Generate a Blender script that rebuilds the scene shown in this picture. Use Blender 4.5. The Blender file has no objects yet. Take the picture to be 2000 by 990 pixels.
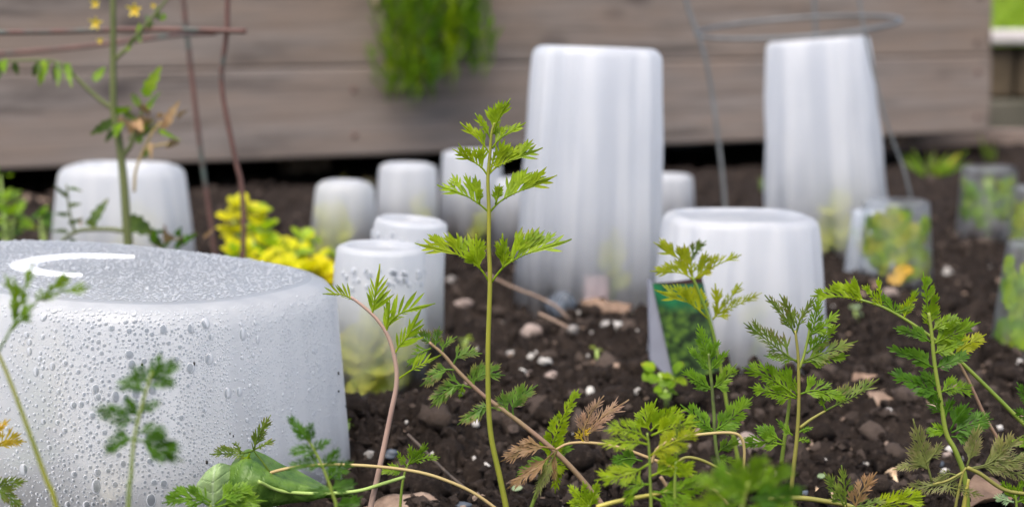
import bpy, bmesh, math, random
import numpy as np
from mathutils import Vector, Matrix, Quaternion

random.seed(7); RNG = np.random.default_rng(11)
R = math.radians
sc = bpy.context.scene
col = sc.collection

# ------------------------------------------------------------ camera, light, exposure
FPX = 60.0 / 36.0 * 2000.0          # focal length in photo pixels
CAMH = 0.21
PITCH = math.atan((495 - 60) / FPX)
cam_d = bpy.data.cameras.new('camera'); cam = bpy.data.objects.new('camera', cam_d); col.objects.link(cam)
cam.location = (0, 0, CAMH); cam.rotation_euler = (math.pi / 2 - PITCH, 0, 0)
cam_d.lens = 60; cam_d.sensor_width = 36; cam_d.clip_start = 0.02; cam_d.clip_end = 500
cam_d.dof.use_dof = True; cam_d.dof.focus_distance = 0.735; cam_d.dof.aperture_fstop = 9.4
sc.camera = cam
w = bpy.data.worlds.new('World'); sc.world = w; w.use_nodes = True
nt = w.node_tree; bg = nt.nodes['Background']
sky = nt.nodes.new('ShaderNodeTexSky'); sky.sky_type = 'NISHITA'; sky.sun_disc = False
SUN_EL, SUN_ROT = R(62), R(200)
sky.sun_elevation = SUN_EL; sky.sun_rotation = SUN_ROT; sky.air_density = 1.0; sky.dust_density = 4.0; sky.ozone_density = 1.0
nt.links.new(sky.outputs[0], bg.inputs[0]); bg.inputs[1].default_value = 0.11
sd = bpy.data.lights.new('sun', 'SUN'); sun = bpy.data.objects.new('sun', sd); col.objects.link(sun)
sd.energy = 1.5; sd.angle = R(42); sd.color = (1.0, 0.94, 0.86)
sun.rotation_euler = (math.pi / 2 - SUN_EL, 0, math.pi - SUN_ROT)
sun.location = (0, 0, 3)
sc.view_settings.view_transform = 'Standard'; sc.view_settings.look = 'None'
sc.view_settings.exposure = 1.10; sc.view_settings.gamma = 1.0
sc.cycles.max_bounces = 10; sc.cycles.transparent_max_bounces = 16
sc.cycles.caustics_reflective = False; sc.cycles.caustics_refractive = True
sc.cycles.use_denoising = True

# ------------------------------------------------------------ projection helpers (photo pixel + distance -> place)
CT, ST = math.cos(PITCH), math.sin(PITCH)
def P(px, py, d):
    x = (px - 1000) / FPX; y = (495 - py) / FPX
    dy = CT + y * ST; dz = -ST + y * CT
    s = d / dy
    return Vector((x * s, d, CAMH + dz * s))

# ------------------------------------------------------------ noise and terrain
def hash2(ix, iy, seed):
    h = (ix.astype(np.int64) * 374761393 + iy.astype(np.int64) * 668265263 + seed * 1442695041) & 0xffffffff
    h = ((h ^ (h >> 13)) * 1274126177) & 0xffffffff
    h = h ^ (h >> 16)
    return (h & 0xffff) / 65535.0
def vnoise(x, y, seed):
    ix = np.floor(x); iy = np.floor(y); fx = x - ix; fy = y - iy
    fx = fx * fx * (3 - 2 * fx); fy = fy * fy * (3 - 2 * fy)
    a = hash2(ix, iy, seed); b = hash2(ix + 1, iy, seed); c = hash2(ix, iy + 1, seed); d = hash2(ix + 1, iy + 1, seed)
    return (a * (1 - fx) + b * fx) * (1 - fy) + (c * (1 - fx) + d * fx) * fy
def worley(x, y, seed):
    ix = np.floor(x); iy = np.floor(y); best = np.full(x.shape, 9.0)
    for dx in (-1, 0, 1):
        for dy in (-1, 0, 1):
            cx = ix + dx; cy = iy + dy
            px = cx + 0.1 + 0.8 * hash2(cx, cy, seed); py = cy + 0.1 + 0.8 * hash2(cx, cy, seed + 9)
            best = np.minimum(best, (px - x) ** 2 + (py - y) ** 2)
    return np.sqrt(best)
UNDER_TUB = [(-.262, .815, .032, .024), (-.205, .795, .026, .018), (-.125, .785, .03, .014)]
MOUNDS = [(-0.052, 0.90, 0.05, 0.016), (0.13, 1.22, 0.06, 0.010), (0.02, 1.2, 0.05, 0.008), (-0.02, 0.78, 0.05, 0.004)]
BANKS = [(P(px, 400, d).x, d, r_) for px, d, r_ in ((1144, 1.345, .057), (1438, 1.09, .0565), (732, .985, .030), (772, 1.07, .028), (1622, 1.70, .063), (1752, 1.42, .0325), (1704, 1.52, .026), (1930, 1.74, .033), (2030, 1.13, .030), (656, 1.6, .035), (792, 1.72, .034))]
def hgt(x, y, heaped=False):
    x = np.asarray(x, float); y = np.asarray(y, float)
    wx = x + 0.02 * (vnoise(x * 20, y * 20, 31) - .5) + .012 * (vnoise(x * 85, y * 85, 33) - .5) + .005 * (vnoise(x * 240, y * 240, 35) - .5)
    wy = y + 0.02 * (vnoise(x * 20, y * 20, 32) - .5) + .012 * (vnoise(x * 85, y * 85, 34) - .5) + .005 * (vnoise(x * 240, y * 240, 36) - .5)
    h = (vnoise(x * 7, y * 7, 1) - .5) * 0.016
    g = vnoise(x * 9, y * 9, 5)                       # where the soil lies coarse
    cl = np.clip(0.62 - worley(wx * 42, wy * 42, 2), 0, 1)
    h += cl * 0.020 * (0.35 + g)
    cl = np.clip(0.6 - worley(wx * 105, wy * 105, 3), 0, 1)
    h += cl * 0.016 * (0.4 + vnoise(x * 15, y * 15, 6))
    h += (vnoise(x * 260, y * 260, 4) - .5) * 0.005 + (vnoise(x * 600, y * 600, 8) - .5) * 0.0014
    q = y - (2.45 + (x + .735) * .40625)
    h -= .022 * np.clip((q + .22) / .2, 0, 1) * (x < .9)
    for bx, by, br in BANKS:
        rr = np.sqrt((x - bx) ** 2 + (y - by) ** 2)
        h += .010 * np.exp(-((rr - br - .004) / .011) ** 2) * vnoise(x * 45, y * 45, 61)
    for mx, my, mr, mh in (MOUNDS + UNDER_TUB if heaped else MOUNDS):
        h += mh * np.exp(-((x - mx) ** 2 + (y - my) ** 2) / (mr * mr))
    return h - 0.018
def gz(x, y): return float(hgt(np.array([x]), np.array([y]))[0])
def G(px, py):                                        # where the view ray of a pixel meets the soil
    d = 0.3
    for _ in range(4000):
        p = P(px, py, d)
        if p.z < 0.012 and p.z <= gz(p.x, p.y): return p
        d += 0.004 if p.z > .03 else 0.001
        if d > 5: break
    return P(px, py, d)

# ------------------------------------------------------------ materials
def nodes_of(m):
    m.use_nodes = True; n = m.node_tree; n.nodes.clear()
    o = n.nodes.new('ShaderNodeOutputMaterial')
    return n, o
def N(n, typ, **kw):
    nd = n.nodes.new(typ)
    for k, v in kw.items():
        if k in nd.inputs.keys(): nd.inputs[k].default_value = v
        else: setattr(nd, k, v)
    return nd
def ramp(n, fac, stops):
    r = n.nodes.new('ShaderNodeValToRGB'); e = r.color_ramp.elements
    e[0].position, e[0].color = stops[0][0], (*stops[0][1], 1)
    e[1].position, e[1].color = stops[-1][0], (*stops[-1][1], 1)
    for p, c in stops[1:-1]:
        x = e.new(p); x.color = (*c, 1)
    n.links.new(fac, r.inputs[0]); return r.outputs[0]
def noise(n, scale, detail=4, vec=None, rough=.55, dist=0):
    t = n.nodes.new('ShaderNodeTexNoise'); t.inputs['Scale'].default_value = scale; t.inputs['Detail'].default_value = detail
    t.inputs['Roughness'].default_value = rough; t.inputs['Distortion'].default_value = dist
    if vec: n.links.new(vec, t.inputs['Vector'])
    return t.outputs['Fac']
def coords(n, kind='Object', scale=None):
    tc = n.nodes.new('ShaderNodeTexCoord'); o = tc.outputs[kind]
    if scale:
        mp = n.nodes.new('ShaderNodeMapping'); mp.inputs['Scale'].default_value = scale
        n.links.new(o, mp.inputs['Vector']); o = mp.outputs[0]
    return o
def worldpos(n): return n.nodes.new('ShaderNodeNewGeometry').outputs['Position']
def bump(n, fac, strength, dist=0.001):
    b = n.nodes.new('ShaderNodeBump'); b.inputs['Strength'].default_value = strength; b.inputs['Distance'].default_value = dist
    n.links.new(fac, b.inputs['Height']); return b.outputs[0]
def mix_rgb(n, fac, a, b, blend='MIX'):
    m = n.nodes.new('ShaderNodeMix'); m.data_type = 'RGBA'; m.blend_type = blend
    for s, v in ((0, fac), (6, a), (7, b)):
        if hasattr(v, 'is_linked') or hasattr(v, 'links'): n.links.new(v, m.inputs[s])
        else: m.inputs[s].default_value = v if s == 0 else (*v, 1)
    return m.outputs[2]
def math_n(n, op, a, b=0.0, clamp=False):
    m = n.nodes.new('ShaderNodeMath'); m.operation = op; m.use_clamp = clamp
    for i, v in ((0, a), (1, b)):
        if hasattr(v, 'links'): n.links.new(v, m.inputs[i])
        else: m.inputs[i].default_value = v
    return m.outputs[0]

def mat_noise(name, stops, scale, rough=.7, bstr=.3, bscale=None, bdist=.001, spec=.4, stretch=None, kind='Object', detail=5):
    m = bpy.data.materials.new(name); n, o = nodes_of(m)
    v = coords(n, kind, stretch) if kind != 'World' else worldpos(n)
    f = noise(n, scale, detail, v)
    p = N(n, 'ShaderNodeBsdfPrincipled', Roughness=rough); p.inputs['Specular IOR Level'].default_value = spec
    n.links.new(ramp(n, f, stops), p.inputs['Base Color'])
    if bstr: n.links.new(bump(n, noise(n, bscale or scale * 4, 4, v), bstr, bdist), p.inputs['Normal'])
    n.links.new(p.outputs[0], o.inputs[0]); return m

def leaf_mat(name, base, tip, dark=None, trans=.45, rough=.42, tipstart=.72, vein=0.0):
    """leaf tissue: colour runs from base to tip along the lobe (attribute t), blotches, light passing through"""
    m = bpy.data.materials.new(name); n, o = nodes_of(m)
    at = n.nodes.new('ShaderNodeAttribute'); at.attribute_name = 't'
    wp = worldpos(n)
    f = noise(n, 160, 3, wp)
    dark = tuple(c * .82 for c in dark) if dark else tuple(c * .62 for c in base)
    c1 = ramp(n, f, [(.32, dark), (.66, base)])
    f2 = noise(n, 45, 2, wp)
    t2 = math_n(n, 'ADD', at.outputs['Fac'], math_n(n, 'MULTIPLY', math_n(n, 'SUBTRACT', f2, .5), .5))
    c2 = mix_rgb(n, ramp_fac(n, t2, tipstart, 1.12), c1, tip)
    f3 = noise(n, 30, 3, wp, .6)
    c2 = mix_rgb(n, math_n(n, 'MULTIPLY', ramp_fac(n, f3, .52, .74), .5), c2, (base[0] * 1.6, base[1] * 1.15, base[2] * 1.1))
    p = N(n, 'ShaderNodeBsdfPrincipled', Roughness=rough); p.inputs['Specular IOR Level'].default_value = .28
    n.links.new(c2, p.inputs['Base Color'])
    n.links.new(bump(n, noise(n, 900, 2, wp), .25, .0004), p.inputs['Normal'])
    tr = N(n, 'ShaderNodeBsdfTranslucent')
    g = mix_rgb(n, .35, c2, (base[0] * 1.5, base[1] * 1.45, base[2] * .7))
    n.links.new(g, tr.inputs[0])
    mx = N(n, 'ShaderNodeMixShader'); mx.inputs[0].default_value = trans
    n.links.new(p.outputs[0], mx.inputs[1]); n.links.new(tr.outputs[0], mx.inputs[2])
    n.links.new(mx.outputs[0], o.inputs[0]); return m
def ramp_fac(n, fac, a, b):
    mr = n.nodes.new('ShaderNodeMapRange'); mr.inputs[1].default_value = a; mr.inputs[2].default_value = b
    n.links.new(fac, mr.inputs[0]); return mr.outputs[0]

LEAF = {
    'bright': leaf_mat('leaf_bright', (.34, .47, .012), (.32, .20, .04), (.21, .34, .009), tipstart=.86),
    'mid':    leaf_mat('leaf_mid', (.21, .36, .012), (.26, .20, .03), (.12, .24, .009), tipstart=.85),
    'deep':   leaf_mat('leaf_deep', (.10, .235, .014), (.14, .23, .025), (.052, .14, .010), tipstart=.9),
    'fern':   leaf_mat('leaf_fern', (.19, .36, .020), (.27, .34, .07), (.11, .24, .016), tipstart=.85),
    'lime':   leaf_mat('leaf_lime', (.42, .46, .014), (.36, .26, .04), (.28, .35, .012)),
    'purple': leaf_mat('leaf_purple_tipped', (.18, .33, .04), (.30, .14, .09), (.10, .22, .035), tipstart=.55),
    'olive':  leaf_mat('leaf_olive', (.27, .30, .085), (.28, .20, .12), (.19, .22, .06), tipstart=.55),
    'olivegreen': leaf_mat('leaf_olive_green', (.20, .28, .035), (.22, .13, .05), (.11, .19, .025), tipstart=.6),
    'brown':  leaf_mat('leaf_brown', (.30, .185, .075), (.33, .19, .11), (.22, .15, .055), tipstart=.3, trans=.3),
    'rose':   leaf_mat('leaf_rose_brown', (.36, .25, .12), (.38, .24, .18), (.30, .18, .10), tipstart=.15, trans=.3),
    'yellow': leaf_mat('leaf_yellow', (.62, .44, .03), (.5, .3, .04), (.42, .36, .03)),
    'golden': leaf_mat('leaf_golden', (.80, .75, .012), (.80, .68, .04), (.60, .62, .012), trans=.4),
    'goldgreen': leaf_mat('leaf_gold_green', (.36, .52, .014), (.5, .56, .02), (.24, .42, .012), trans=.4),
    'tomato': leaf_mat('leaf_tomato', (.11, .17, .035), (.17, .17, .05), (.06, .11, .028), trans=.3),
    'dry':    leaf_mat('leaf_dry', (.42, .30, .16), (.3, .2, .1), (.25, .16, .08), trans=.25, rough=.8),
    'petal':  leaf_mat('petal_yellow', (.82, .66, .10), (.85, .74, .24), (.74, .54, .05), trans=.4),
    'cup':    leaf_mat('leaf_in_cup', (.62, .60, .08), (.55, .45, .12), (.34, .42, .06), trans=.4),
    'herb':   leaf_mat('leaf_herb', (.17, .34, .035), (.26, .42, .07), (.09, .20, .02), trans=.4),
    'grass':  leaf_mat('grass_blade', (.30, .46, .025), (.44, .50, .06), (.20, .34, .015), trans=.4),
    'pale':   leaf_mat('leaf_pale', (.42, .56, .32), (.42, .56, .3), (.34, .48, .24)),
}
def stem_mat(name, a, b, sc_=35):
    return mat_noise(name, [(.35, a), (.65, b)], sc_, rough=.5, bstr=.25, bscale=700, bdist=.0004, kind='World', detail=2)
STEM = {
    'hero': stem_mat('stem_yellow_green', (.22, .25, .03), (.33, .31, .035)),
    'mauve': stem_mat('stem_mauve', (.36, .23, .19), (.45, .31, .24)),
    'tan': stem_mat('stem_tan', (.38, .26, .12), (.42, .33, .13)),
    'rosy': stem_mat('stem_rosy', (.28, .165, .12), (.30, .21, .11)),
    'green': stem_mat('stem_green', (.15, .23, .03), (.24, .30, .045)),
    'olive': stem_mat('stem_olive', (.20, .19, .045), (.27, .25, .05)),
    'pale': stem_mat('stem_pale', (.36, .48, .13), (.30, .42, .10)),
    'dirty': stem_mat('stem_with_dirt', (.05, .045, .035), (.16, .24, .04), 110),
    'tomato': stem_mat('stem_tomato', (.11, .13, .045), (.15, .17, .06)),
    'gold': stem_mat('stem_gold', (.50, .44, .08), (.58, .5, .1)),
}
M = {}
def soil_mat():
    m = bpy.data.materials.new('soil'); n, o = nodes_of(m); wp = worldpos(n)
    a = noise(n, 22, 6, wp, .65); b = noise(n, 190, 5, wp, .7)
    c = mix_rgb(n, .5, ramp(n, a, [(.35, (.014, .010, .008)), (.55, (.040, .0285, .0225)), (.72, (.105, .077, .061))]),
                ramp(n, b, [(.3, (.009, .0065, .0055)), (.55, (.040, .0285, .0225)), (.75, (.17, .128, .102))]))
    tone = n.nodes.new('ShaderNodeAttribute'); tone.attribute_name = 'tone'      # some crumbs are dry and pale, some damp
    c = mix_rgb(n, ramp_fac(n, tone.outputs['Fac'], .62, 1.25), c, (.20, .152, .125))
    c = mix_rgb(n, ramp_fac(n, tone.outputs['Fac'], .35, -.1), c, (.022, .017, .015)) if False else c
    p = N(n, 'ShaderNodeBsdfPrincipled', Roughness=.85); p.inputs['Specular IOR Level'].default_value = .15
    n.links.new(c, p.inputs['Base Color'])
    n.links.new(bump(n, noise(n, 330, 6, wp, .8), 1.0, .004), p.inputs['Normal'])
    n.links.new(p.outputs[0], o.inputs[0]); return m
M['soil'] = soil_mat()
M['perlite'] = mat_noise('perlite', [(.3, (.40, .37, .34)), (.7, (.66, .63, .59))], 300, .8, .4, kind='World')
M['stone_white'] = mat_noise('stone_white', [(.35, (.30, .28, .26)), (.6, (.56, .54, .50))], 120, .8, .5, kind='World')
M['stone_pink'] = mat_noise('stone_pink', [(.35, (.17, .13, .11)), (.65, (.34, .27, .235))], 120, .8, .5, kind='World')
M['stone_grey'] = mat_noise('stone_grey', [(.35, (.17, .155, .145)), (.65, (.32, .30, .28))], 140, .8, .5, kind='World')
M['stone_slate'] = mat_noise('stone_slate', [(.35, (.05, .06, .075)), (.65, (.11, .13, .16))], 140, .5, .3, kind='World')
M['bark'] = mat_noise('bark', [(.3, (.13, .085, .06)), (.5, (.27, .19, .14)), (.7, (.40, .30, .23))], 90, .85, .6, 320, .002, kind='World')
M['dead'] = mat_noise('dead_leaf', [(.3, (.10, .065, .045)), (.55, (.21, .135, .09)), (.75, (.30, .20, .14))], 80, .7, .4, 260, .001, kind='World')
M['husk'] = mat_noise('husk', [(.35, (.45, .27, .15)), (.6, (.66, .50, .33))], 160, .6, .2, kind='World')
M['twig'] = mat_noise('twig', [(.35, (.05, .04, .035)), (.7, (.12, .09, .07))], 200, .8, .4, kind='World')
M['straw'] = mat_noise('straw', [(.35, (.28, .19, .14)), (.7, (.38, .28, .21))], 120, .8, .3, kind='World')
def wood_mat(name, dark, lightc, warm):
    m = bpy.data.materials.new(name); n, o = nodes_of(m)
    v = coords(n, 'Object', (2.2, 14, 34))
    a = noise(n, 2.0, 8, v, .62, .6)
    v2 = coords(n, 'Object', (1.3, 3, 6)); b = noise(n, 3.2, 4, v2, .6)
    v3 = coords(n, 'Object', (3, 30, 160)); g = noise(n, 1.4, 6, v3, .7)
    c = ramp(n, a, [(.33, dark), (.5, lightc), (.68, tuple(x * 1.3 for x in lightc))])
    mo = noise(n, 2.2, 5, coords(n, 'Object', (1.6, 4, 5.5)), .65)
    c = mix_rgb(n, ramp_fac(n, mo, .46, .30), c, tuple(x * .55 for x in lightc))
    c = mix_rgb(n, ramp_fac(n, b, .40, .68), c, warm)
    c = mix_rgb(n, math_n(n, 'MULTIPLY', ramp_fac(n, g, .50, .70), .75), c, dark)
    vk = coords(n, 'Object', (5.2, 3, 9.5))
    vo = n.nodes.new('ShaderNodeTexVoronoi'); vo.inputs['Scale'].default_value = 1.0; n.links.new(vk, vo.inputs['Vector'])
    k = ramp_fac(n, vo.outputs['Distance'], .20, .06)
    c = mix_rgb(n, math_n(n, 'MULTIPLY', k, .7), c, (.055, .045, .045))
    p = N(n, 'ShaderNodeBsdfPrincipled', Roughness=.9); p.inputs['Specular IOR Level'].default_value = .12
    n.links.new(c, p.inputs['Base Color']); n.links.new(bump(n, g, .5, .002), p.inputs['Normal'])
    n.links.new(p.outputs[0], o.inputs[0]); return m
M['wood'] = wood_mat('weathered_wood', (.11, .092, .082), (.235, .203, .184), (.265, .21, .175))
M['wood2'] = wood_mat('weathered_wood_two', (.105, .089, .08), (.235, .20, .177), (.26, .20, .16))
M['wall_dark'] = mat_noise('wall_block_dark', [(.3, (.04, .03, .017)), (.7, (.11, .082, .05))], 9, .9, .5, 60, .004)
M['wall_green'] = mat_noise('wall_block_mossy', [(.3, (.05, .05, .033)), (.7, (.12, .11, .085))], 9, .9, .5, 60, .004)
M['wall_cap_lit'] = mat_noise('wall_cap_lit', [(.3, (.5, .46, .44)), (.7, (.66, .62, .60))], 9, .9, .3, 60, .003)  # light falling on the cap's top is put into this pale colour
M['edging'] = mat_noise('edging_wood', [(.3, (.20, .15, .125)), (.7, (.32, .25, .21))], 12, .9, .3, 60, .002)
def rust_mat():
    m = bpy.data.materials.new('rusty_wire'); n, o = nodes_of(m); wp = worldpos(n)
    c = ramp(n, noise(n, 26, 4, wp, .7), [(.36, (.075, .10, .088)), (.47, (.11, .055, .045)), (.7, (.20, .095, .075))])
    p = N(n, 'ShaderNodeBsdfPrincipled', Roughness=.6); n.links.new(c, p.inputs['Base Color'])
    n.links.new(bump(n, noise(n, 500, 3, wp), .4, .0008), p.inputs['Normal'])
    n.links.new(p.outputs[0], o.inputs[0]); return m
M['rust'] = rust_mat()
M['galv'] = mat_noise('galvanised_wire', [(.35, (.11, .12, .125)), (.65, (.20, .21, .215))], 30, .5, .2, kind='World')

def plastic_mat(name, color=(.80, .83, .87), clear_lo=.5, clear_hi=.12, zlo=0.0, zhi=.06, streak=.22, rough=.22, printed=None, blotch=0, patch=0.0, bmp=.25, frost=.6, thru=.62, fogged=.12):
    """milky wet plastic: fogged by condensation, clearer near the soil, in runs where drops have slid down"""
    m = bpy.data.materials.new(name); n, o = nodes_of(m)
    oc = coords(n, 'Object')
    sx = n.nodes.new('ShaderNodeSeparateXYZ'); n.links.new(oc, sx.inputs[0])
    hz = n.nodes.new('ShaderNodeMapRange'); hz.inputs[1].default_value = zlo; hz.inputs[2].default_value = zhi
    hz.inputs[3].default_value = clear_lo; hz.inputs[4].default_value = clear_hi
    hz.interpolation_type = 'SMOOTHSTEP'
    n.links.new(sx.outputs[2], hz.inputs[0])
    st = noise(n, 1.0, 2, coords(n, 'Object', (64, 64, 1.8)), .5)
    bl = noise(n, 60, 3, oc, .6)
    clear = math_n(n, 'ADD', hz.outputs[0], math_n(n, 'MULTIPLY', math_n(n, 'SUBTRACT', st, .5), streak))
    lf_ = noise(n, 17, 2, oc, .5)
    clear = math_n(n, 'ADD', clear, math_n(n, 'MULTIPLY', math_n(n, 'SUBTRACT', lf_, .45), patch))
    clear = math_n(n, 'ADD', clear, math_n(n, 'MULTIPLY', math_n(n, 'SUBTRACT', bl, .5), .2 + blotch), True)
    p = N(n, 'ShaderNodeBsdfPrincipled', Roughness=rough); p.inputs['Specular IOR Level'].default_value = .5
    p.inputs['Base Color'].default_value = (*color, 1)
    tl = N(n, 'ShaderNodeBsdfTranslucent'); tl.inputs[0].default_value = (*color, 1)
    sk = mix_rgb(n, math_n(n, 'MULTIPLY', ramp_fac(n, st, .44, .60), fogged), color, tuple(c * k for c, k in zip(color, (.78, .81, .86))))   # thin fog lets the plastic look greyer between the runs
    n.links.new(sk, p.inputs['Base Color']); n.links.new(sk, tl.inputs[0])
    if printed:
        pc, pf, po = printed(n, oc)
        cc = mix_rgb(n, pf, color, pc)
        n.links.new(cc, p.inputs['Base Color']); n.links.new(cc, tl.inputs[0])
        clear = math_n(n, 'MULTIPLY', clear, math_n(n, 'SUBTRACT', 1.0, math_n(n, 'MULTIPLY', pf, po)))
    n.links.new(bump(n, noise(n, 420, 2, oc), bmp, .0008), p.inputs['Normal'])
    a = N(n, 'ShaderNodeMixShader'); a.inputs[0].default_value = thru
    n.links.new(p.outputs[0], a.inputs[1]); n.links.new(tl.outputs[0], a.inputs[2])
    tq = N(n, 'ShaderNodeBsdfTransparent'); tq.inputs[0].default_value = (.95, .97, 1, 1)
    rf = N(n, 'ShaderNodeBsdfRefraction', IOR=1.12, Roughness=.55); rf.inputs[0].default_value = (.97, .98, 1, 1)
    tp = N(n, 'ShaderNodeMixShader'); tp.inputs[0].default_value = frost
    n.links.new(tq.outputs[0], tp.inputs[1]); n.links.new(rf.outputs[0], tp.inputs[2])
    b = N(n, 'ShaderNodeMixShader'); n.links.new(clear, b.inputs[0])
    n.links.new(a.outputs[0], b.inputs[1]); n.links.new(tp.outputs[0], b.inputs[2])
    n.links.new(b.outputs[0], o.inputs[0]); return m
M['cloche'] = plastic_mat('frosted_plastic', clear_lo=.52, clear_hi=.13, zlo=.0, zhi=.075)
M['cloche_tall'] = plastic_mat('frosted_tall_plastic', color=(.95, .955, .965), clear_lo=.95, clear_hi=.13, zlo=.0, zhi=.12, streak=.55, frost=.85, fogged=.45)
M['cloche_mid'] = plastic_mat('frosted_container', color=(.95, .955, .965), clear_lo=.75, clear_hi=.13, zlo=.0, zhi=.08, streak=.55, frost=.8, fogged=.4)
M['cup'] = plastic_mat('frosted_cup', color=(.95, .955, .96), clear_lo=.97, clear_hi=.27, zlo=.022, zhi=.095, streak=.4, patch=.4)
M['cup_rim'] = plastic_mat('frosted_cup_base', color=(.86, .87, .89), clear_lo=.22, clear_hi=.22, streak=.2, rough=.12)
M['tub'] = plastic_mat('wet_tub_plastic', color=(.935, .95, .965), thru=.68, frost=.6, clear_lo=.96, clear_hi=.05, zlo=.0, zhi=.056, streak=.55, rough=.14, blotch=.0, patch=.28, bmp=.03)
M['tub_top'] = plastic_mat('wet_tub_top', color=(.80, .82, .84), clear_lo=.26, clear_hi=.26, streak=.1, rough=.16)
M['cup_leafy'] = plastic_mat('clear_wet_cup', color=(.95, .955, .96), clear_lo=.95, clear_hi=.88, zlo=.0, zhi=.04, streak=.3, blotch=.3, frost=.3)
def simple(name, colr, rough=.5, spec=.5):
    m = bpy.data.materials.new(name); n, o = nodes_of(m); p = N(n, 'ShaderNodeBsdfPrincipled', Roughness=rough)
    wp = worldpos(n); c = ramp(n, noise(n, 60, 3, wp), [(.3, tuple(x * .85 for x in colr)), (.7, colr)])
    n.links.new(c, p.inputs['Base Color']); p.inputs['Specular IOR Level'].default_value = spec
    n.links.new(p.outputs[0], o.inputs[0]); return m
M['glint_white'] = simple('sky_glint_white', (.92, .93, .95), .06, .8)  # white of the arc that stands for the sky's glint
M['orange_print'] = simple('orange_print', (.75, .42, .04))
M['stake'] = simple('cream_stake', (.80, .70, .48))
M['pinktag'] = simple('pink_tag', (.66, .46, .43))
M['speck'] = simple('dark_specks', (.03, .026, .022), .8)
def droplet_mat(name='water', tint=.80, r0=.10, r1=.34, rimw=.92):
    """clear water bead: see-through middle, rim coloured white in place of bent sky light"""
    m = bpy.data.materials.new(name); n, o = nodes_of(m)
    lw = n.nodes.new('ShaderNodeLayerWeight'); lw.inputs[0].default_value = .5
    rim = n.nodes.new('ShaderNodeMapRange'); rim.interpolation_type = 'SMOOTHSTEP'
    rim.inputs[1].default_value = r0; rim.inputs[2].default_value = r1; n.links.new(lw.outputs['Facing'], rim.inputs[0])
    tp = N(n, 'ShaderNodeBsdfTransparent'); tp.inputs[0].default_value = (tint, tint + .025, tint + .04, 1)
    wh = N(n, 'ShaderNodeBsdfTranslucent'); wh.inputs[0].default_value = (.95, .97, 1, 1)
    df = N(n, 'ShaderNodeBsdfDiffuse'); df.inputs[0].default_value = (.95, .97, 1, 1)
    wd = N(n, 'ShaderNodeMixShader'); wd.inputs[0].default_value = .35; n.links.new(wh.outputs[0], wd.inputs[1]); n.links.new(df.outputs[0], wd.inputs[2])  # white edge colour stands for sky refracted through the bead
    a = N(n, 'ShaderNodeMixShader'); n.links.new(math_n(n, 'MULTIPLY', rim.outputs[0], rimw), a.inputs[0]); n.links.new(tp.outputs[0], a.inputs[1]); n.links.new(wd.outputs[0], a.inputs[2])
    gl = N(n, 'ShaderNodeBsdfGlossy', Roughness=.12)
    fr = N(n, 'ShaderNodeFresnel', IOR=1.33)
    b = N(n, 'ShaderNodeMixShader'); n.links.new(fr.outputs[0], b.inputs[0]); n.links.new(a.outputs[0], b.inputs[1]); n.links.new(gl.outputs[0], b.inputs[2])
    n.links.new(b.outputs[0], o.inputs[0]); return m
M['water'] = droplet_mat(tint=.74, r0=.05, r1=.15, rimw=.97)
M['water_fine'] = droplet_mat('water_fine', .86, .03, .12, .95)
def tag_mat():
    m = bpy.data.materials.new('printed_tag'); n, o = nodes_of(m); oc = coords(n, 'Object')
    s = n.nodes.new('ShaderNodeSeparateXYZ'); n.links.new(oc, s.inputs[0])
    vo = n.nodes.new('ShaderNodeTexVoronoi'); vo.inputs['Scale'].default_value = 190; n.links.new(oc, vo.inputs['Vector'])
    a = noise(n, 120, 4, oc, .6)
    g = ramp(n, math_n(n, 'ADD', math_n(n, 'MULTIPLY', a, .7), math_n(n, 'MULTIPLY', vo.outputs['Distance'], -.35)), [(.08, (.016, .028, .014)), (.20, (.05, .10, .025)), (.34, (.11, .20, .028)), (.5, (.18, .28, .05))])
    top = ramp(n, noise(n, 70, 2, oc), [(.4, (.01, .055, .03)), (.6, (.02, .17, .065))])
    c = mix_rgb(n, ramp_fac(n, s.outputs[2], .045, .038), top, g)
    c = mix_rgb(n, ramp_fac(n, s.outputs[2], .0555, .0565), c, (.045, .016, .018))
    p = N(n, 'ShaderNodeBsdfPrincipled', Roughness=.35); n.links.new(c, p.inputs['Base Color'])
    n.links.new(p.outputs[0], o.inputs[0]); return m
M['tag'] = tag_mat()
M['tagwhite'] = simple('white_card', (.28, .29, .35), .6)
def bigleaf_mat(name, a, b, vein):
    m = bpy.data.materials.new(name); n, o = nodes_of(m)
    uv = n.nodes.new('ShaderNodeAttribute'); uv.attribute_name = 't'
    wp = worldpos(n)
    c = ramp(n, noise(n, 120, 4, wp), [(.35, a), (.65, b)])
    c = mix_rgb(n, ramp_fac(n, uv.outputs['Fac'], .5, .95), c, vein)
    p = N(n, 'ShaderNodeBsdfPrincipled', Roughness=.45); n.links.new(c, p.inputs['Base Color'])
    n.links.new(bump(n, math_n(n, 'ADD', noise(n, 420, 3, wp), math_n(n, 'MULTIPLY', uv.outputs['Fac'], -1.2)), .5, .001), p.inputs['Normal'])
    t = N(n, 'ShaderNodeBsdfTranslucent'); n.links.new(c, t.inputs[0])
    x = N(n, 'ShaderNodeMixShader'); x.inputs[0].default_value = .25
    n.links.new(p.outputs[0], x.inputs[1]); n.links.new(t.outputs[0], x.inputs[2]); n.links.new(x.outputs[0], o.inputs[0]); return m
M['fallen'] = bigleaf_mat('fallen_leaf', (.06, .14, .018), (.14, .25, .035), (.24, .33, .08))
M['fallen_pale'] = bigleaf_mat('fallen_leaf_underside', (.30, .44, .17), (.38, .52, .22), (.46, .58, .32))

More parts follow.
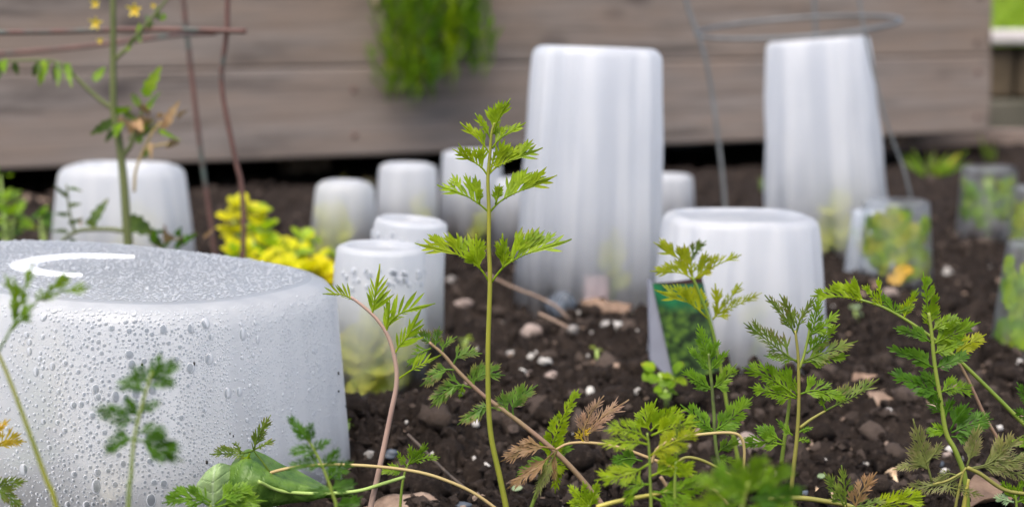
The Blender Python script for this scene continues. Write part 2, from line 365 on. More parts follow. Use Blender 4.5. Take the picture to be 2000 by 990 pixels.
# ------------------------------------------------------------ mesh builder and tagging
class MB:
    def __init__(s): s.v = []; s.f = []; s.t = []
    def add(s, p, t=0.0): s.v.append((p[0], p[1], p[2])); s.t.append(t); return len(s.v) - 1
    def face(s, *i): s.f.append(i)
    def tube(s, pts, radii, k=8, t=None, cap=True):
        n = len(pts); pts = [Vector(p) for p in pts]
        if not hasattr(radii, '__len__'): radii = [radii] * n
        nrm = None; rings = []
        for i in range(n):
            tan = (pts[min(i + 1, n - 1)] - pts[max(i - 1, 0)])
            if tan.length < 1e-9: tan = Vector((0, 0, 1))
            tan.normalize()
            if nrm is None:
                nrm = tan.orthogonal().normalized()
            else:
                nrm = (nrm - tan * nrm.dot(tan))
                nrm = nrm.normalized() if nrm.length > 1e-6 else tan.orthogonal().normalized()
            b = tan.cross(nrm)
            rings.append([s.add(pts[i] + (nrm * math.cos(a) + b * math.sin(a)) * radii[i], t if t is not None else i / max(1, n - 1) * 0) for a in [2 * math.pi * j / k for j in range(k)]])
        for i in range(n - 1):
            for j in range(k):
                s.face(rings[i][j], rings[i][(j + 1) % k], rings[i + 1][(j + 1) % k], rings[i + 1][j])
        if cap: s.face(*rings[0][::-1]); s.face(*rings[-1])
    def box(s, c, h, ax=None):
        ax = ax or (Vector((1, 0, 0)), Vector((0, 1, 0)), Vector((0, 0, 1))); c = Vector(c)
        i = [s.add(c + ax[0] * h[0] * a + ax[1] * h[1] * b + ax[2] * h[2] * d) for d in (-1, 1) for b in (-1, 1) for a in (-1, 1)]
        for q in ((0, 2, 3, 1), (4, 5, 7, 6), (0, 1, 5, 4), (2, 6, 7, 3), (0, 4, 6, 2), (1, 3, 7, 5)): s.face(*[i[x] for x in q])
    def mesh(s, name, m, smooth=True, origin=None):
        me = bpy.data.meshes.new(name)
        v = s.v
        if origin is not None: v = [(a - origin[0], b - origin[1], c - origin[2]) for a, b, c in v]
        me.from_pydata(v, [], s.f)
        at = me.attributes.new('t', 'FLOAT', 'POINT'); at.data.foreach_set('value', s.t)
        if smooth: me.polygons.foreach_set('use_smooth', [True] * len(me.polygons))
        me.materials.append(m); me.update(); return me
def tag(o, label=None, cat=None, group=None, kind=None):
    if label: o['label'] = label
    if cat: o['category'] = cat
    if group: o['group'] = group
    if kind: o['kind'] = kind
    return o
def thing(name, label, cat, loc=(0, 0, 0), group=None):
    o = bpy.data.objects.new(name, None); o.empty_display_size = .01; col.objects.link(o); o.location = loc
    return tag(o, label, cat, group)
def link(name, me, parent=None, loc=(0, 0, 0), kind=None):
    o = bpy.data.objects.new(name, me); col.objects.link(o); o.location = loc
    if parent: o.parent = parent
    if kind: o['kind'] = kind
    return o
def part(name, mb, m, parent, smooth=True, kind=None):
    """mesh given in world coordinates, stored relative to its (unrotated) thing"""
    root = parent
    org = Vector((0, 0, 0))
    while root is not None: org += root.location; root = root.parent
    return link(name, mb.mesh(name, m, smooth, org), parent, kind=kind)
def solo(name, mb, m, label, cat, origin, group=None, smooth=True, kind=None):
    o = link(name, mb.mesh(name, m, smooth, origin), None, origin, kind)
    return tag(o, label, cat, group)

def spline(pts, per=6):
    pts = [Vector(p) for p in pts]
    if len(pts) < 3:
        return [pts[0].lerp(pts[-1], i / per) for i in range(per + 1)]
    out = []
    q = [2 * pts[0] - pts[1]] + pts + [2 * pts[-1] - pts[-2]]
    for i in range(1, len(q) - 2):
        a, b, c, d = q[i - 1:i + 3]
        for k in range(per):
            t = k / per
            out.append(.5 * ((2 * b) + (c - a) * t + (2 * a - 5 * b + 4 * c - d) * t * t + (3 * b - a - 3 * c + d) * t ** 3))
    out.append(pts[-1]); return out
def lin(a, b, n): return [a + (b - a) * i / (n - 1) for i in range(n)]

# ------------------------------------------------------------ the ground
def build_ground():
    ys = np.concatenate([np.linspace(-1.5, .42, 12)[:-1], np.geomspace(.42, .6, 50)[:-1], np.geomspace(.6, 1.7, 430)[:-1],
                         np.geomspace(1.7, 3.6, 150)[:-1], np.geomspace(3.6, 60, 24)])
    ss = np.concatenate([-np.geomspace(1.12, 40, 22)[::-1], np.linspace(-1.12, 1.12, 500)[1:-1], np.geomspace(1.12, 40, 22)])
    S, Y = np.meshgrid(ss, ys)
    X = S * np.maximum(.30 * Y + .012, .15)
    Z = hgt(X, Y, True)
    nr, nc = X.shape
    v = np.stack([X, Y, Z], -1).reshape(-1, 3)
    idx = np.arange(nr * nc).reshape(nr, nc)
    f = np.stack([idx[:-1, :-1], idx[:-1, 1:], idx[1:, 1:], idx[1:, :-1]], -1).reshape(-1, 4)
    o = np_mesh('ground', v, f, M['soil'], smooth=True)
    tag(o, 'dark crumbly garden soil of the vegetable bed', 'ground', kind='structure')
def np_mesh(name, v, f, m, smooth=False):
    me = bpy.data.meshes.new(name); k = f.shape[1]
    me.vertices.add(len(v)); me.vertices.foreach_set('co', np.ascontiguousarray(v, np.float32).ravel())
    me.loops.add(f.size); me.loops.foreach_set('vertex_index', np.ascontiguousarray(f, np.int32).ravel())
    me.polygons.add(len(f)); me.polygons.foreach_set('loop_start', np.arange(0, f.size, k, dtype=np.int32))
    me.polygons.foreach_set('use_smooth', np.full(len(f), smooth))
    me.update(calc_edges=True); me.validate(); me.materials.append(m)
    o = bpy.data.objects.new(name, me); col.objects.link(o); return o
def ico(sub):
    bm = bmesh.new(); bmesh.ops.create_icosphere(bm, subdivisions=sub, radius=1)
    v = np.array([x.co[:] for x in bm.verts]); f = np.array([[q.index for q in x.verts] for x in bm.faces]); bm.free(); return v, f
ICO1, ICO2, ICO3 = ico(1), ico(2), ico(3)
def rand_rot(n):
    q = RNG.normal(size=(n, 4)); q /= np.linalg.norm(q, axis=1, keepdims=True); a, b, c, d = q.T
    return np.stack([np.stack([1 - 2 * (c * c + d * d), 2 * (b * c - a * d), 2 * (b * d + a * c)], -1),
                     np.stack([2 * (b * c + a * d), 1 - 2 * (b * b + d * d), 2 * (c * d - a * b)], -1),
                     np.stack([2 * (b * d - a * c), 2 * (c * d + a * b), 1 - 2 * (b * b + c * c)], -1)], 1)
def scatter(name, n, base, smin, smax, m, rough, sink, label, cat, ymax=2.4, pw=2.5, smooth=True, ymin=.62):
    bv, bf = base
    y = ymin + (ymax - ymin) * RNG.random(n) ** 1.7
    x = (RNG.random(n) * 2 - 1) * (.315 * y + .01)
    r = smin + (smax - smin) * RNG.random(n) ** pw
    keep = np.ones(n, bool)
    for cx, cy, rr in KEEPOUT: keep &= ((x - cx) ** 2 + (y - cy) ** 2) > (rr * .9) ** 2
    x, y, r = x[keep], y[keep], r[keep]; n = len(x)
    z = hgt(x, y) + r * sink
    sc3 = r[:, None] * (.65 + .7 * RNG.random((n, 3)))
    ph = RNG.random((n, 1, 9)) * 6.28; bx = bv[None]
    lump = np.sin(bx[..., 0] * 2.3 + ph[..., 0] + 1.6 * np.sin(bx[..., 1] * 2.1 + ph[..., 1])) + np.sin(bx[..., 2] * 2.7 + ph[..., 2]) + .7 * np.sin(bx[..., 0] * 5 + ph[..., 3]) * np.sin(bx[..., 1] * 5.5 + ph[..., 4]) + .5 * np.sin(bx[..., 2] * 9 + ph[..., 5]) * np.sin(bx[..., 0] * 8 + ph[..., 6])
    noise_r = 1 + rough * (RNG.random((n, len(bv), 1)) * 2 - 1) + .24 * lump[..., None]
    V = bv[None] * noise_r * sc3[:, None, :]
    V = np.einsum('nij,nkj->nki', rand_rot(n), V) + np.stack([x, y, z], -1)[:, None, :]
    F = bf[None] + (np.arange(n) * len(bv))[:, None, None]
    o = np_mesh(name, V.reshape(-1, 3), F.reshape(-1, 3), m, smooth)
    at = o.data.attributes.new('tone', 'FLOAT', 'POINT'); at.data.foreach_set('value', np.repeat(RNG.random(n), len(bv)).astype(np.float32))
    tag(o, label, cat, kind='stuff')
KEEPOUT = [(-.20, .845, .115)]

def stone(px, py, wpx, hpx, m, label, cat='stone', name='stone', group=None):
    g = G(px, py + hpx * .35); k = g.y / FPX
    bv, bf = ICO3
    a, b, c = wpx * k / 2, wpx * k / 2 * .8, hpx * k / 2 * 1.15
    ph = RNG.random(6) * 6
    rr = 1 + .14 * np.sin(bv[:, 0] * 3.1 + ph[0]) * np.sin(bv[:, 1] * 2.7 + ph[1]) + .10 * np.sin(bv[:, 2] * 5 + ph[2] + bv[:, 0] * 3) + .05 * RNG.random(len(bv))
    v = bv * rr[:, None] * np.array([a, b, c])
    an = RNG.random() * .6 - .3; ca, sa = math.cos(an), math.sin(an)
    v = np.stack([v[:, 0] * ca - v[:, 2] * sa * .5, v[:, 1], v[:, 2] * ca + v[:, 0] * sa * .5], -1)
    o = np_mesh(name, v, bf, m, True); o.location = (g.x, g.y + b * .3, g.z + c * .15)
    return tag(o, label, cat, group)

# ------------------------------------------------------------ leaves
def perp(axis, toward):
    v = toward - axis * toward.dot(axis)
    return v.normalized() if v.length > 1e-6 else axis.orthogonal().normalized()
def blade_strip(mb, base, u, nrm, L, W, bend=0.0, fold=.12, t0=0.0):
    """one pointed narrow blade, folded along its midrib"""
    u = u.normalized(); nrm = perp(u, nrm); v = nrm.cross(u)
    def pt(a, b): return base + u * (a * L) + v * (b * W) + nrm * (abs(b) * W * fold * 2 - bend * L * a * a)
    us = [0, .22, .45, .68, .87, 1.0]; ws = [.16, .36, .5, .42, .20, 0]
    sp = [mb.add(pt(a, 0), t0 + (1 - t0) * a) for a in us]
    for sgn in (1, -1):
        ed = [mb.add(pt(a, sgn * b), t0 + (1 - t0) * a) for a, b in zip(us[:-1], ws[:-1])]
        for i in range(len(us) - 2):
            q = (sp[i], sp[i + 1], ed[i + 1], ed[i]); mb.face(*(q if sgn < 0 else q[::-1]))
        q = (sp[-2], sp[-1], ed[-1]); mb.face(*(q if sgn < 0 else q[::-1]))
def lobe(mb, base, u, nrm, L, W, teeth=True, bend=0.0, fold=.12, rnd=random):
    """a cut lobe: a pointed blade with two or four sharp side points that run into it"""
    u = u.normalized(); nrm = perp(u, nrm); v = nrm.cross(u)
    if not teeth:
        blade_strip(mb, base, u, nrm, L, W * .95, bend, fold); return
    blade_strip(mb, base, u, nrm, L, W * .80, bend, fold)
    for k, (a, ln, an) in enumerate(((.30, .50, 25), (.52, .36, 22))):
        if k and L < .006: continue
        for sgn in (1, -1):
            if rnd.random() < .16: continue
            an_ = R(an + rnd.uniform(-5, 6)); d = u * math.cos(an_) + v * (sgn * math.sin(an_)) + nrm * rnd.uniform(-.10, .16)
            off = nrm * (.00008 * (1 + k * 2 + (sgn > 0))) - nrm * (bend * L * a * a)
            blade_strip(mb, base + u * (a * L) + v * (sgn * W * .05) + off, d, nrm + v * (sgn * rnd.uniform(-.2, .2)), L * ln * rnd.uniform(.85, 1.15), W * .52, bend, fold, .25)
def frond(mb, pts, d, dd=0.0, n=4, start=.35, lf=.42, wf=.30, sides=(1, 1), ang=42, teeth=True, r0=None, spread=28, tilt=None, rnd=None, term=1.0, drop=.35, bend=.06, face=None):
    """a leaflet along a pixel path: slender rachis with lobes to both sides; d distance at base, d+dd at tip"""
    rnd = rnd or random; wf *= .64; lf *= 1.04; ang *= .92; n = n + 3 if n > 2 else n + 2; start *= .85
    (xa, ya), (xb, yb) = pts[-2], pts[-1]; ex = .15 * math.hypot(xb - pts[0][0], yb - pts[0][1]) / max(1, math.hypot(xb - xa, yb - ya))
    pts = list(pts[:-1]) + [(xb + (xb - xa) * ex, yb + (yb - ya) * ex)]
    path = [P(x, y, d + dd * i / max(1, len(pts) - 1)) for i, (x, y) in enumerate(pts)]
    sp = spline(path, 5)
    Ltot = sum((sp[i + 1] - sp[i]).length for i in range(len(sp) - 1))
    r0 = r0 or max(.0005, Ltot * .0125)
    mb.tube(sp, lin(r0, r0 * .45, len(sp)), 6, t=.1)
    cams = Vector((0, -1, .12))
    base_n = (cams + Vector((rnd.uniform(-.45, .45), 0, rnd.uniform(-.2, .6)))).normalized() if face is None else Vector(face)
    def at(t):
        x = t * (len(sp) - 1); i = min(int(x), len(sp) - 2); return sp[i].lerp(sp[i + 1], x - i), (sp[i + 1] - sp[i]).normalized()
    for i in range(n):
        for si, sg in enumerate((1, -1)):          # +1: left of travel seen from the camera
            if sides[si] <= 0: continue
            t = start + (max(1 - .45 * lf, start + .1) - start) * (i + (.0 if si == 0 else .35)) / n + rnd.uniform(-.02, .02)
            p, ax = at(min(t, .97)); nr = perp(ax, base_n); v = nr.cross(ax) * sg
            rel = (t - start) / (1 - start)
            a = R(ang * (1.05 - .45 * rel) + rnd.uniform(-7, 7)); b = R(rnd.uniform(-spread, spread))
            dr = ax * math.cos(a) + (v * math.cos(b) + nr * math.sin(b)) * math.sin(a)
            L = Ltot * lf * (1 - drop * rel) * sides[si] * rnd.uniform(.85, 1.12)
            lobe(mb, p, dr, nr + v * rnd.uniform(-.35, .35), L, L * wf * rnd.uniform(.85, 1.2), teeth, bend * rnd.uniform(-.6, 1.6))
    tl = min(.8, lf * .85) * term; p, ax = at(max(.12, 1 - tl))
    lobe(mb, p, (sp[-1] - p).normalized(), perp(ax, base_n), (sp[-1] - p).length, Ltot * lf * wf * .95 * term, teeth, bend)
def simple_leaf(mb, a, b, width, nrm, bend=.12, fold=.15, ser=0, n=8, rnd=random, round_=False):
    """an undivided leaf blade from a to b"""
    a = Vector(a); b = Vector(b); L = (b - a).length; u = (b - a).normalized(); nr = perp(u, Vector(nrm)); v = nr.cross(u)
    sp = []; ed = {1: [], -1: []}
    for i in range(n + 1):
        t = i / n
        w_ = (math.sin(math.pi * t ** (.62 if not round_ else .8)) ** (.8 if not round_ else .55)) * width / 2
        if ser and 0 < i < n: w_ *= 1 + ser * (1 if i % 2 else -1)
        off = nr * (-bend * L * (t * t))
        sp.append(mb.add(a + u * (L * t) + off, t))
        for s_ in (1, -1):
            ed[s_].append(mb.add(a + u * (L * t) + v * (s_ * w_) + off + nr * (w_ * fold * (1 + .4 * math.sin(6 * t + s_))), t))
    for s_ in (1, -1):
        for i in range(n):
            q = (sp[i], sp[i + 1], ed[s_][i + 1], ed[s_][i]); mb.face(*(q if s_ < 0 else q[::-1]))

def carrot(label, d, stem, fronds, smat='green', lmat='mid', r=(6, 3.5), group='carrot seedlings', name='carrot_seedling', seed=0, dd=0.0, sink=True, extra_stems=(), cat='seedling', big=1.0):
    rnd = random.Random(seed * 13 + 5)
    pts = [P(x, y, d + dd * i / max(1, len(stem) - 1)) for i, (x, y) in enumerate(stem)]
    if sink:
        p0, p1 = pts[0], pts[1]
        dirv = (p0 - p1).normalized(); q = p0.copy(); k = 0
        dirv = (dirv + Vector((0, 0, -.6))).normalized()
        while q.z > gz(q.x, q.y) - .004 and k < 80: q = q + dirv * .002; k += 1
        if k > 1: pts = [q] + pts
    root = thing(name, label, cat, pts[0], group)
    sp = spline(pts, 6); mb = MB(); k = d / FPX
    mb.tube(sp, lin(r[0] * k * .86, r[1] * k * .74, len(sp)), 10)
    part('stem', mb, STEM[smat], root)
    for es in extra_stems:
        mb = MB(); q = spline([P(x, y, d + es.get('dd', 0)) for x, y in es['pts']], 6)
        mb.tube(q, lin(es['r'][0] * k, es['r'][1] * k, len(q)), 8); part('side_stem', mb, STEM[es.get('m', smat)], root)
    for f in fronds:
        f = dict(f); pts2 = f.pop('p'); m = f.pop('m', lmat); off = f.pop('o', 0.0)
        f['lf'] = f.get('lf', .42) * big; f['wf'] = f.get('wf', .30) * (1 - (big - 1) * .5)
        mb = MB(); frond(mb, pts2, d + off + dd * f.pop('at', 0.5), rnd=rnd, **f)
        part('leaflet', mb, LEAF[m], root)
    return root
def F(*p, **k): k['p'] = list(p); return k

# ------------------------------------------------------------ cloches
def superell(a, b, n, k):
    out = []
    for i in range(k):
        t = 2 * math.pi * i / k; c, s = math.cos(t), math.sin(t)
        out.append((a * math.copysign(abs(c) ** (2 / n), c), b * math.copysign(abs(s) ** (2 / n), s)))
    return out
def cloche(name, label, cat, cx, cy, wb, wt, h, m, depth_ratio=1.0, n=2.2, zrot=0, tilt=(0, 0), bev=.08, lip=0.0, ridge=0.0, rib=0.0, nrib=0, top_m=None, group=None, sink=.012, k=88, foot=True, wob=.0, topdrop=0):
    """an upside-down plastic cup or tub: tapering wall, rounded shoulder, flat or recessed base on top, rim at the soil"""
    root = thing(name, label, cat, (cx, cy, gz(cx, cy) - sink), group)
    root.rotation_euler = (R(tilt[0]), R(tilt[1]), R(zrot))
    H = h + sink
    prof = []                                   # (z, scale)
    nz = 14
    bz = bev * wt                               # shoulder radius
    for i in range(nz + 1):
        t = i / nz; prof.append((t * (H - bz), 1 + (wt / wb * (1 + 0) - 1) * t * (H - bz) / H))
    s0 = prof[-1][1]
    for i in range(1, 6):
        a = math.pi / 2 * i / 5
        prof.append((H - bz + bz * math.sin(a), s0 - (1 - math.cos(a)) * bz / (wb / 2)))
    def ring(mb, z, s, kk=k):
        ids = []
        for i, (x, y) in enumerate(superell(wb / 2, wb / 2 * depth_ratio, n, kk)):
            an = 2 * math.pi * i / kk
            q = 1.0
            if nrib: q += rib * (math.cos(an * nrib) ** 3) * min(1, max(0, (H - z) / .012))
            q += wob * math.sin(3 * an + z * 60) + wob * .7 * math.sin(7 * an - z * 90)
            ids.append(mb.add((x * s * q, y * s * q, z)))
        return ids
    mb = MB(); last = None
    for z, s in prof:
        r_ = ring(mb, z, s)
        if last:
            for i in range(k): mb.face(last[i], last[(i + 1) % k], r_[(i + 1) % k], r_[i])
        last = r_
    link('wall', mb.mesh('wall', m), root)
    # top: shoulder edge -> inner ridge -> recessed panel
    mb = MB(); s1 = prof[-1][1]; zt = prof[-1][0]
    tops = [(zt, s1), (zt + lip * .3, s1 * .97), (zt - ridge * .2, s1 * .92), (zt - ridge, s1 * .87), (zt - ridge, s1 * .6), (zt - ridge - topdrop, s1 * .3)]
    last = None
    for z, s in tops:
        r_ = ring(mb, z, s)
        if last:
            for i in range(k): mb.face(last[i], last[(i + 1) % k], r_[(i + 1) % k], r_[i])
        last = r_
    c = mb.add((0, 0, tops[-1][0]))
    for i in range(k): mb.face(last[i], last[(i + 1) % k], c)
    link('base_panel', mb.mesh('base_panel', top_m or m), root)
    if foot:
        mb = MB(); last = None
        for z, s in ((.004, 1.0), (.002, 1.035), (.006, 1.04), (.008, 1.002)):
            r_ = ring(mb, z, s)
            if last:
                for i in range(k): mb.face(last[i], last[(i + 1) % k], r_[(i + 1) % k], r_[i])
            last = r_
        link('rim', mb.mesh('rim', m), root)
    KEEPOUT.append((cx, cy, wb / 2 * max(1, depth_ratio)))
    return root, prof
def drops_mesh(kk=10):
    mb = MB(); rings = []
    for z, s in ((-.06, .93), (.10, 1.0), (.34, .93), (.56, .72), (.68, .40)):
        rings.append([mb.add((s * math.cos(2 * math.pi * i / kk), s * math.sin(2 * math.pi * i / kk), z)) for i in range(kk)])
    for a, b in zip(rings, rings[1:]):
        for i in range(kk): mb.face(a[i], a[(i + 1) % kk], b[(i + 1) % kk], b[i])
    t = mb.add((0, 0, .72))
    for i in range(kk): mb.face(rings[-1][i], rings[-1][(i + 1) % kk], t)
    return mb

# ============================================================ SETTING
build_ground()

def board_bed():
    A = Vector((-2.6, 2.45 - (2.6 - .735) * .40625, 0)); Bp = Vector((.868, 3.101, 0))
    u = Vector((1.6, .65, .0155)).normalized(); nrm = Vector((u.y, -u.x, 0)).normalized()   # nrm points to the camera
    root = thing('raised_bed', 'long raised bed of weathered grey boards across the back of the garden', 'raised bed', Bp)
    L = 3.75; up = u.cross(nrm) * -1
    up = Vector((0, 0, 1)) if up.z < .5 else up
    z0 = .027
    def plank(name, o, length, zlo, hh, th, m, ax):
        mb = MB(); mb.box((0, 0, 0), (length / 2, th / 2, hh / 2))
        me = mb.mesh(name, m, False)
        ob = link(name, me, root); c = o + ax * (length / 2) + up * (zlo + hh / 2)
        x = ax.normalized(); y = (up.cross(x)).normalized()
        ob.matrix_parent_inverse = Matrix.Identity(4)
        ob.rotation_mode = 'QUATERNION'; ob.rotation_quaternion = Matrix((x, y, x.cross(y))).transposed().to_quaternion()
        ob.location = c - root.location
        bv = ob.modifiers.new('bevel', 'BEVEL'); bv.width = .004; bv.segments = 2
        return ob
    back = Vector((-nrm.x, -nrm.y, 0))
    plank('plank', Bp + back * .019, L, z0, .138, .038, M['wood'], -u)
    plank('plank', Bp + back * .0205, L, z0 + .1392, .138, .038, M['wood2'], -u)
    side0 = Bp - u * .021 + back * .042
    plank('side_plank', side0, 1.1, z0, .138, .038, M['wood2'], back)
    plank('side_plank', side0, 1.1, z0 + .1392, .138, .038, M['wood'], back)
    for k, zz in ((.03, .055), (.03, .135), (.034, .19), (.03, .27), (1.2, .06), (1.2, .13)):
        mb = MB(); c = Bp - u * k + up * zz; mb.tube([c + back * .004, c - back * .0012], .0045, 10); part('screw', mb, M['rust'], root)
    for k in (0.09, 1.2, 2.4, 3.5):
        mb = MB(); c = Bp - u * k + back * .30; mb.box(c + Vector((0, 0, .10)), (.035, .035, .16), (u, back, Vector((0, 0, 1)))); part('corner_post', mb, M['wood2'], root, False)
    mb = MB(); c = Bp - u * 1.9 + back * .55; mb.box(c + Vector((0, 0, .14)), (1.83, .5, .10), (u, back, Vector((0, 0, 1)))); part('bed_soil', mb, M['soil'], root, False)
    return Bp, u, back
BED, BU, BB = board_bed()

def right_wall():
    root = thing('stone_wall', 'low block wall with a cap coloured pale as if lit from above beside the raised bed, grass above it', 'wall', (1.35, 3.75, 0))
    d = 3.72
    def row(z0, z1, xs, m, dy, name):
        for a, b in zip(xs, xs[1:]):
            mb = MB(); mb.box(((a + b) / 2, d + dy, (z0 + z1) / 2), ((b - a) / 2 - .004, .11, (z1 - z0) / 2 - .002))
            me = mb.mesh(name, m, False, root.location); o = link(name, me, root)
            bv = o.modifiers.new('bevel', 'BEVEL'); bv.width = .008; bv.segments = 2
    row(-.02, .062, [.80, 1.16, 1.52, 1.9, 2.3], M['wall_green'], .11, 'block')
    row(.062, .178, [.72, 1.10, 1.34, 1.75, 2.2], M['wall_dark'], .135, 'block')
    row(.178, .214, [.72, 1.2, 1.66, 2.1], M['wall_cap_lit'], .11, 'cap_stone')
    mb = MB(); mb.box((0, 0, 0), (.55, .035, .014), (Vector((1, -.06, 0)).normalized(), Vector((.06, 1, 0)).normalized(), Vector((0, 0, 1))))
    g = P(2060, 268, 3.3)
    solo('timber_edging', MB_shift(mb, g), M['edging'], 'pale narrow timber lying on the soil in front of the block wall', 'timber', g, smooth=False)
def MB_shift(mb, o): mb.v = [(a + o[0], b + o[1], c + o[2]) for a, b, c in mb.v]; return mb
right_wall()
def grass_bank():
    v = []; f = []
    mbs = MB()
    a = [mbs.add(p) for p in ((.7, 3.98, .15), (6, 3.98, .15), (9, 12, 1.6), (.7, 12, 1.6))]; mbs.face(*a)
    tag(link('grass_slope', mbs.mesh('grass_slope', M['soil'])), kind='structure')
    mb = MB(); rnd = random.Random(3)
    for i in range(5200):
        y = 3.97 + 1.6 * rnd.random() ** 1.6; x = .75 + rnd.random() * .9 * (y / 3.8); z = .15 + (y - 3.98) * .18
        h = rnd.uniform(.04, .10); a = rnd.random() * 6.28; wd = rnd.uniform(.002, .0045); l = rnd.uniform(.1, .6) * h
        ca, sa = math.cos(a), math.sin(a); dx, dy = math.cos(a * 2.3) * l, math.sin(a * 2.3) * l
        i0 = mb.add((x - ca * wd, y - sa * wd, z), 0); i1 = mb.add((x + ca * wd, y + sa * wd, z), 0)
        i2 = mb.add((x + ca * wd * .7 + dx * .4, y + sa * wd * .7 + dy * .4, z + h * .6), .5); i3 = mb.add((x - ca * wd * .7 + dx * .4, y - sa * wd * .7 + dy * .4, z + h * .6), .5)
        i4 = mb.add((x + dx, y + dy, z + h), .9); mb.face(i0, i1, i2, i3); mb.face(i3, i2, i4)
    o = link('grass', mb.mesh('grass', LEAF['grass']), None, kind='stuff'); tag(o, 'bright green grass growing above the block wall', 'grass')
grass_bank()

# ============================================================ PLASTIC CLOCHES
def at_px(px, d): return P(px, 400, d).x
# the big wet tub in front
TUBC = (-.214, .838)
tub, tprof = cloche('plastic_tub', 'large clear tub covered in water drops, biggest cloche and nearest', 'cloche', TUBC[0], TUBC[1], .262, .234, .108, M['tub'],
                    depth_ratio=.82, n=2.7, zrot=-24, tilt=(-1.2, 2.7), bev=.055, lip=.002, ridge=-.0005, top_m=M['tub_top'], sink=.008, k=128, foot=True)
KEEPOUT.append((TUBC[0], TUBC[1], .12))
bpy.context.view_layer.update()
TM = tub.matrix_world.copy()
def tub_point(an, z):
    s = np.interp(z, [p[0] for p in tprof], [p[1] for p in tprof]); n_ = 2.7
    c, s_ = math.cos(an), math.sin(an)
    return Vector((.131 * math.copysign(abs(c) ** (2 / n_), c) * s, .131 * .82 * math.copysign(abs(s_) ** (2 / n_), s_) * s, z))
def tub_frame(an, z):
    p = tub_point(an, z); a = tub_point(an + .004, z) - p; b = tub_point(an, min(z + .0015, tprof[-1][0])) - tub_point(an, z - .0015)
    nn = a.cross(b).normalized(); return p, nn
def tub_drops():
    rnd = random.Random(21)
    big_me = drops_mesh(14).mesh('water_drop', M['water'])
    base = drops_mesh(9); bv = np.array(base.v); bf3 = [f for f in base.f]
    tri = []
    for f in bf3:
        for i in range(1, len(f) - 1): tri.append((f[0], f[i], f[i + 1]))
    tri = np.array(tri)
    camp = Vector((0, 0, CAMH)); H = tprof[-1][0]
    cells = {}
    def free(p, r):
        q = (int(p.x / .004), int(p.y / .004), int(p.z / .004))
        for i in (-1, 0, 1):
            for j in (-1, 0, 1):
                for k in (-1, 0, 1):
                    for (o, ro) in cells.get((q[0] + i, q[1] + j, q[2] + k), ()):
                        if (o - p).length < (r + ro) * 1.04: return False
        cells.setdefault(q, []).append((p, r)); return True
    small = []; nbig = 0
    rot = TM.to_3x3()
    def place(an, z, r, el, big):
        nonlocal nbig
        p, nn = tub_frame(an, z); wp = TM @ p
        if (rot @ nn).dot((camp - wp).normalized()) < .02: return False
        if not free(p, r): return False
        x = Vector((0, 0, 1)).cross(nn).normalized(); y = nn.cross(x)
        if big:
            o = link('water_drop', big_me, tub, p); o.rotation_mode = 'QUATERNION'
            o.rotation_quaternion = Matrix((x, y, nn)).transposed().to_quaternion(); o.scale = (r, r * el, r * .5); nbig += 1
        else:
            small.append((p, x, y, nn, r, el))
        return True
    def ang(): return rnd.uniform(math.pi, math.pi * 2.25)
    # bands in which water has beaded between the tracks of drops that ran down; angle looked up from where the band lies
    tab = []
    for i in range(1400):
        an = math.pi * (.9 + 1.4 * i / 1400); p, nn = tub_frame(an, .06); wp = TM @ p
        if (rot @ nn).dot((camp - wp).normalized()) > .03: tab.append((1000 + FPX * wp.x / wp.y, an))
    tab.sort(); tx = [a for a, _ in tab]; ta = [b for _, b in tab]
    def ang_at(px): return float(np.interp(px, tx, ta))
    BANDS = [(15, 45, 1.1, 5), (95, 40, 1.25, 8), (165, 34, 1.3, 8), (225, 24, 1.1, 6), (275, 30, 1.15, 7), (345, 38, .95, 8), (392, 26, .80, 7), (432, 18, .9, 5),
             (488, 24, .95, 7), (520, 12, .7, 3), (560, 20, .85, 6), (612, 22, .95, 7), (645, 14, .8, 4)]
    wts = [b[3] for b in BANDS]
    def pick():
        c, hw, sz, _ = rnd.choices(BANDS, wts)[0]; return c + hw * (rnd.random() + rnd.random() - 1) * 1.25, sz
    t = 0
    while nbig < 34 and t < 900:
        t += 1; px = rnd.choice((rnd.uniform(0, 330), rnd.uniform(0, 650), rnd.gauss(385, 28))); z = rnd.choice((rnd.uniform(.075, H - .006), rnd.uniform(.075, H - .006), rnd.uniform(.02, .05)))
        place(ang_at(px), z, rnd.uniform(.0013, .0022), rnd.uniform(1.05, 1.6), True)
    t = 0
    while nbig < 298 and t < 14000:
        t += 1; px, sz = pick(); z = H - .003 - (H - .018) * rnd.random() ** 1.25
        place(ang_at(px), z, sz * (.00075 + .00055 * rnd.random() ** 1.5), rnd.uniform(.95, 1.15), True)
    for _ in range(5200):
        px, sz = pick(); z = H - .002 - (H - .014) * rnd.random() ** 1.1
        place(ang_at(px), z, sz * (.00048 + .0003 * rnd.random()), 1.0, False)
    nmid = len(small); mids = small[:]; small.clear()
    for _ in range(15000):
        px, sz = pick(); z = H - .001 - (H - .012) * rnd.random()
        place(ang_at(px + rnd.uniform(-14, 14)), z, .00020 + .00022 * rnd.random() ** 1.5, 1.0, False)
    def merged(lst, name, m):
        n = len(lst); V = np.zeros((n, len(bv), 3))
        for i, (p, x, y, nn, r, el) in enumerate(lst):
            V[i] = np.array(p) + np.outer(bv[:, 0] * r, x) + np.outer(bv[:, 1] * r * el, y) + np.outer(bv[:, 2] * r * .5, nn)
        Fc = tri[None] + (np.arange(n) * len(bv))[:, None, None]
        o = np_mesh(name, V.reshape(-1, 3), Fc.reshape(-1, 3), m, True); o.parent = tub; o['kind'] = 'stuff'
    merged(mids, 'small_drops', M['water']); merged(small, 'fine_drops', M['water_fine'])
    # drops lying on the flat top
    cells.clear(); tops = []
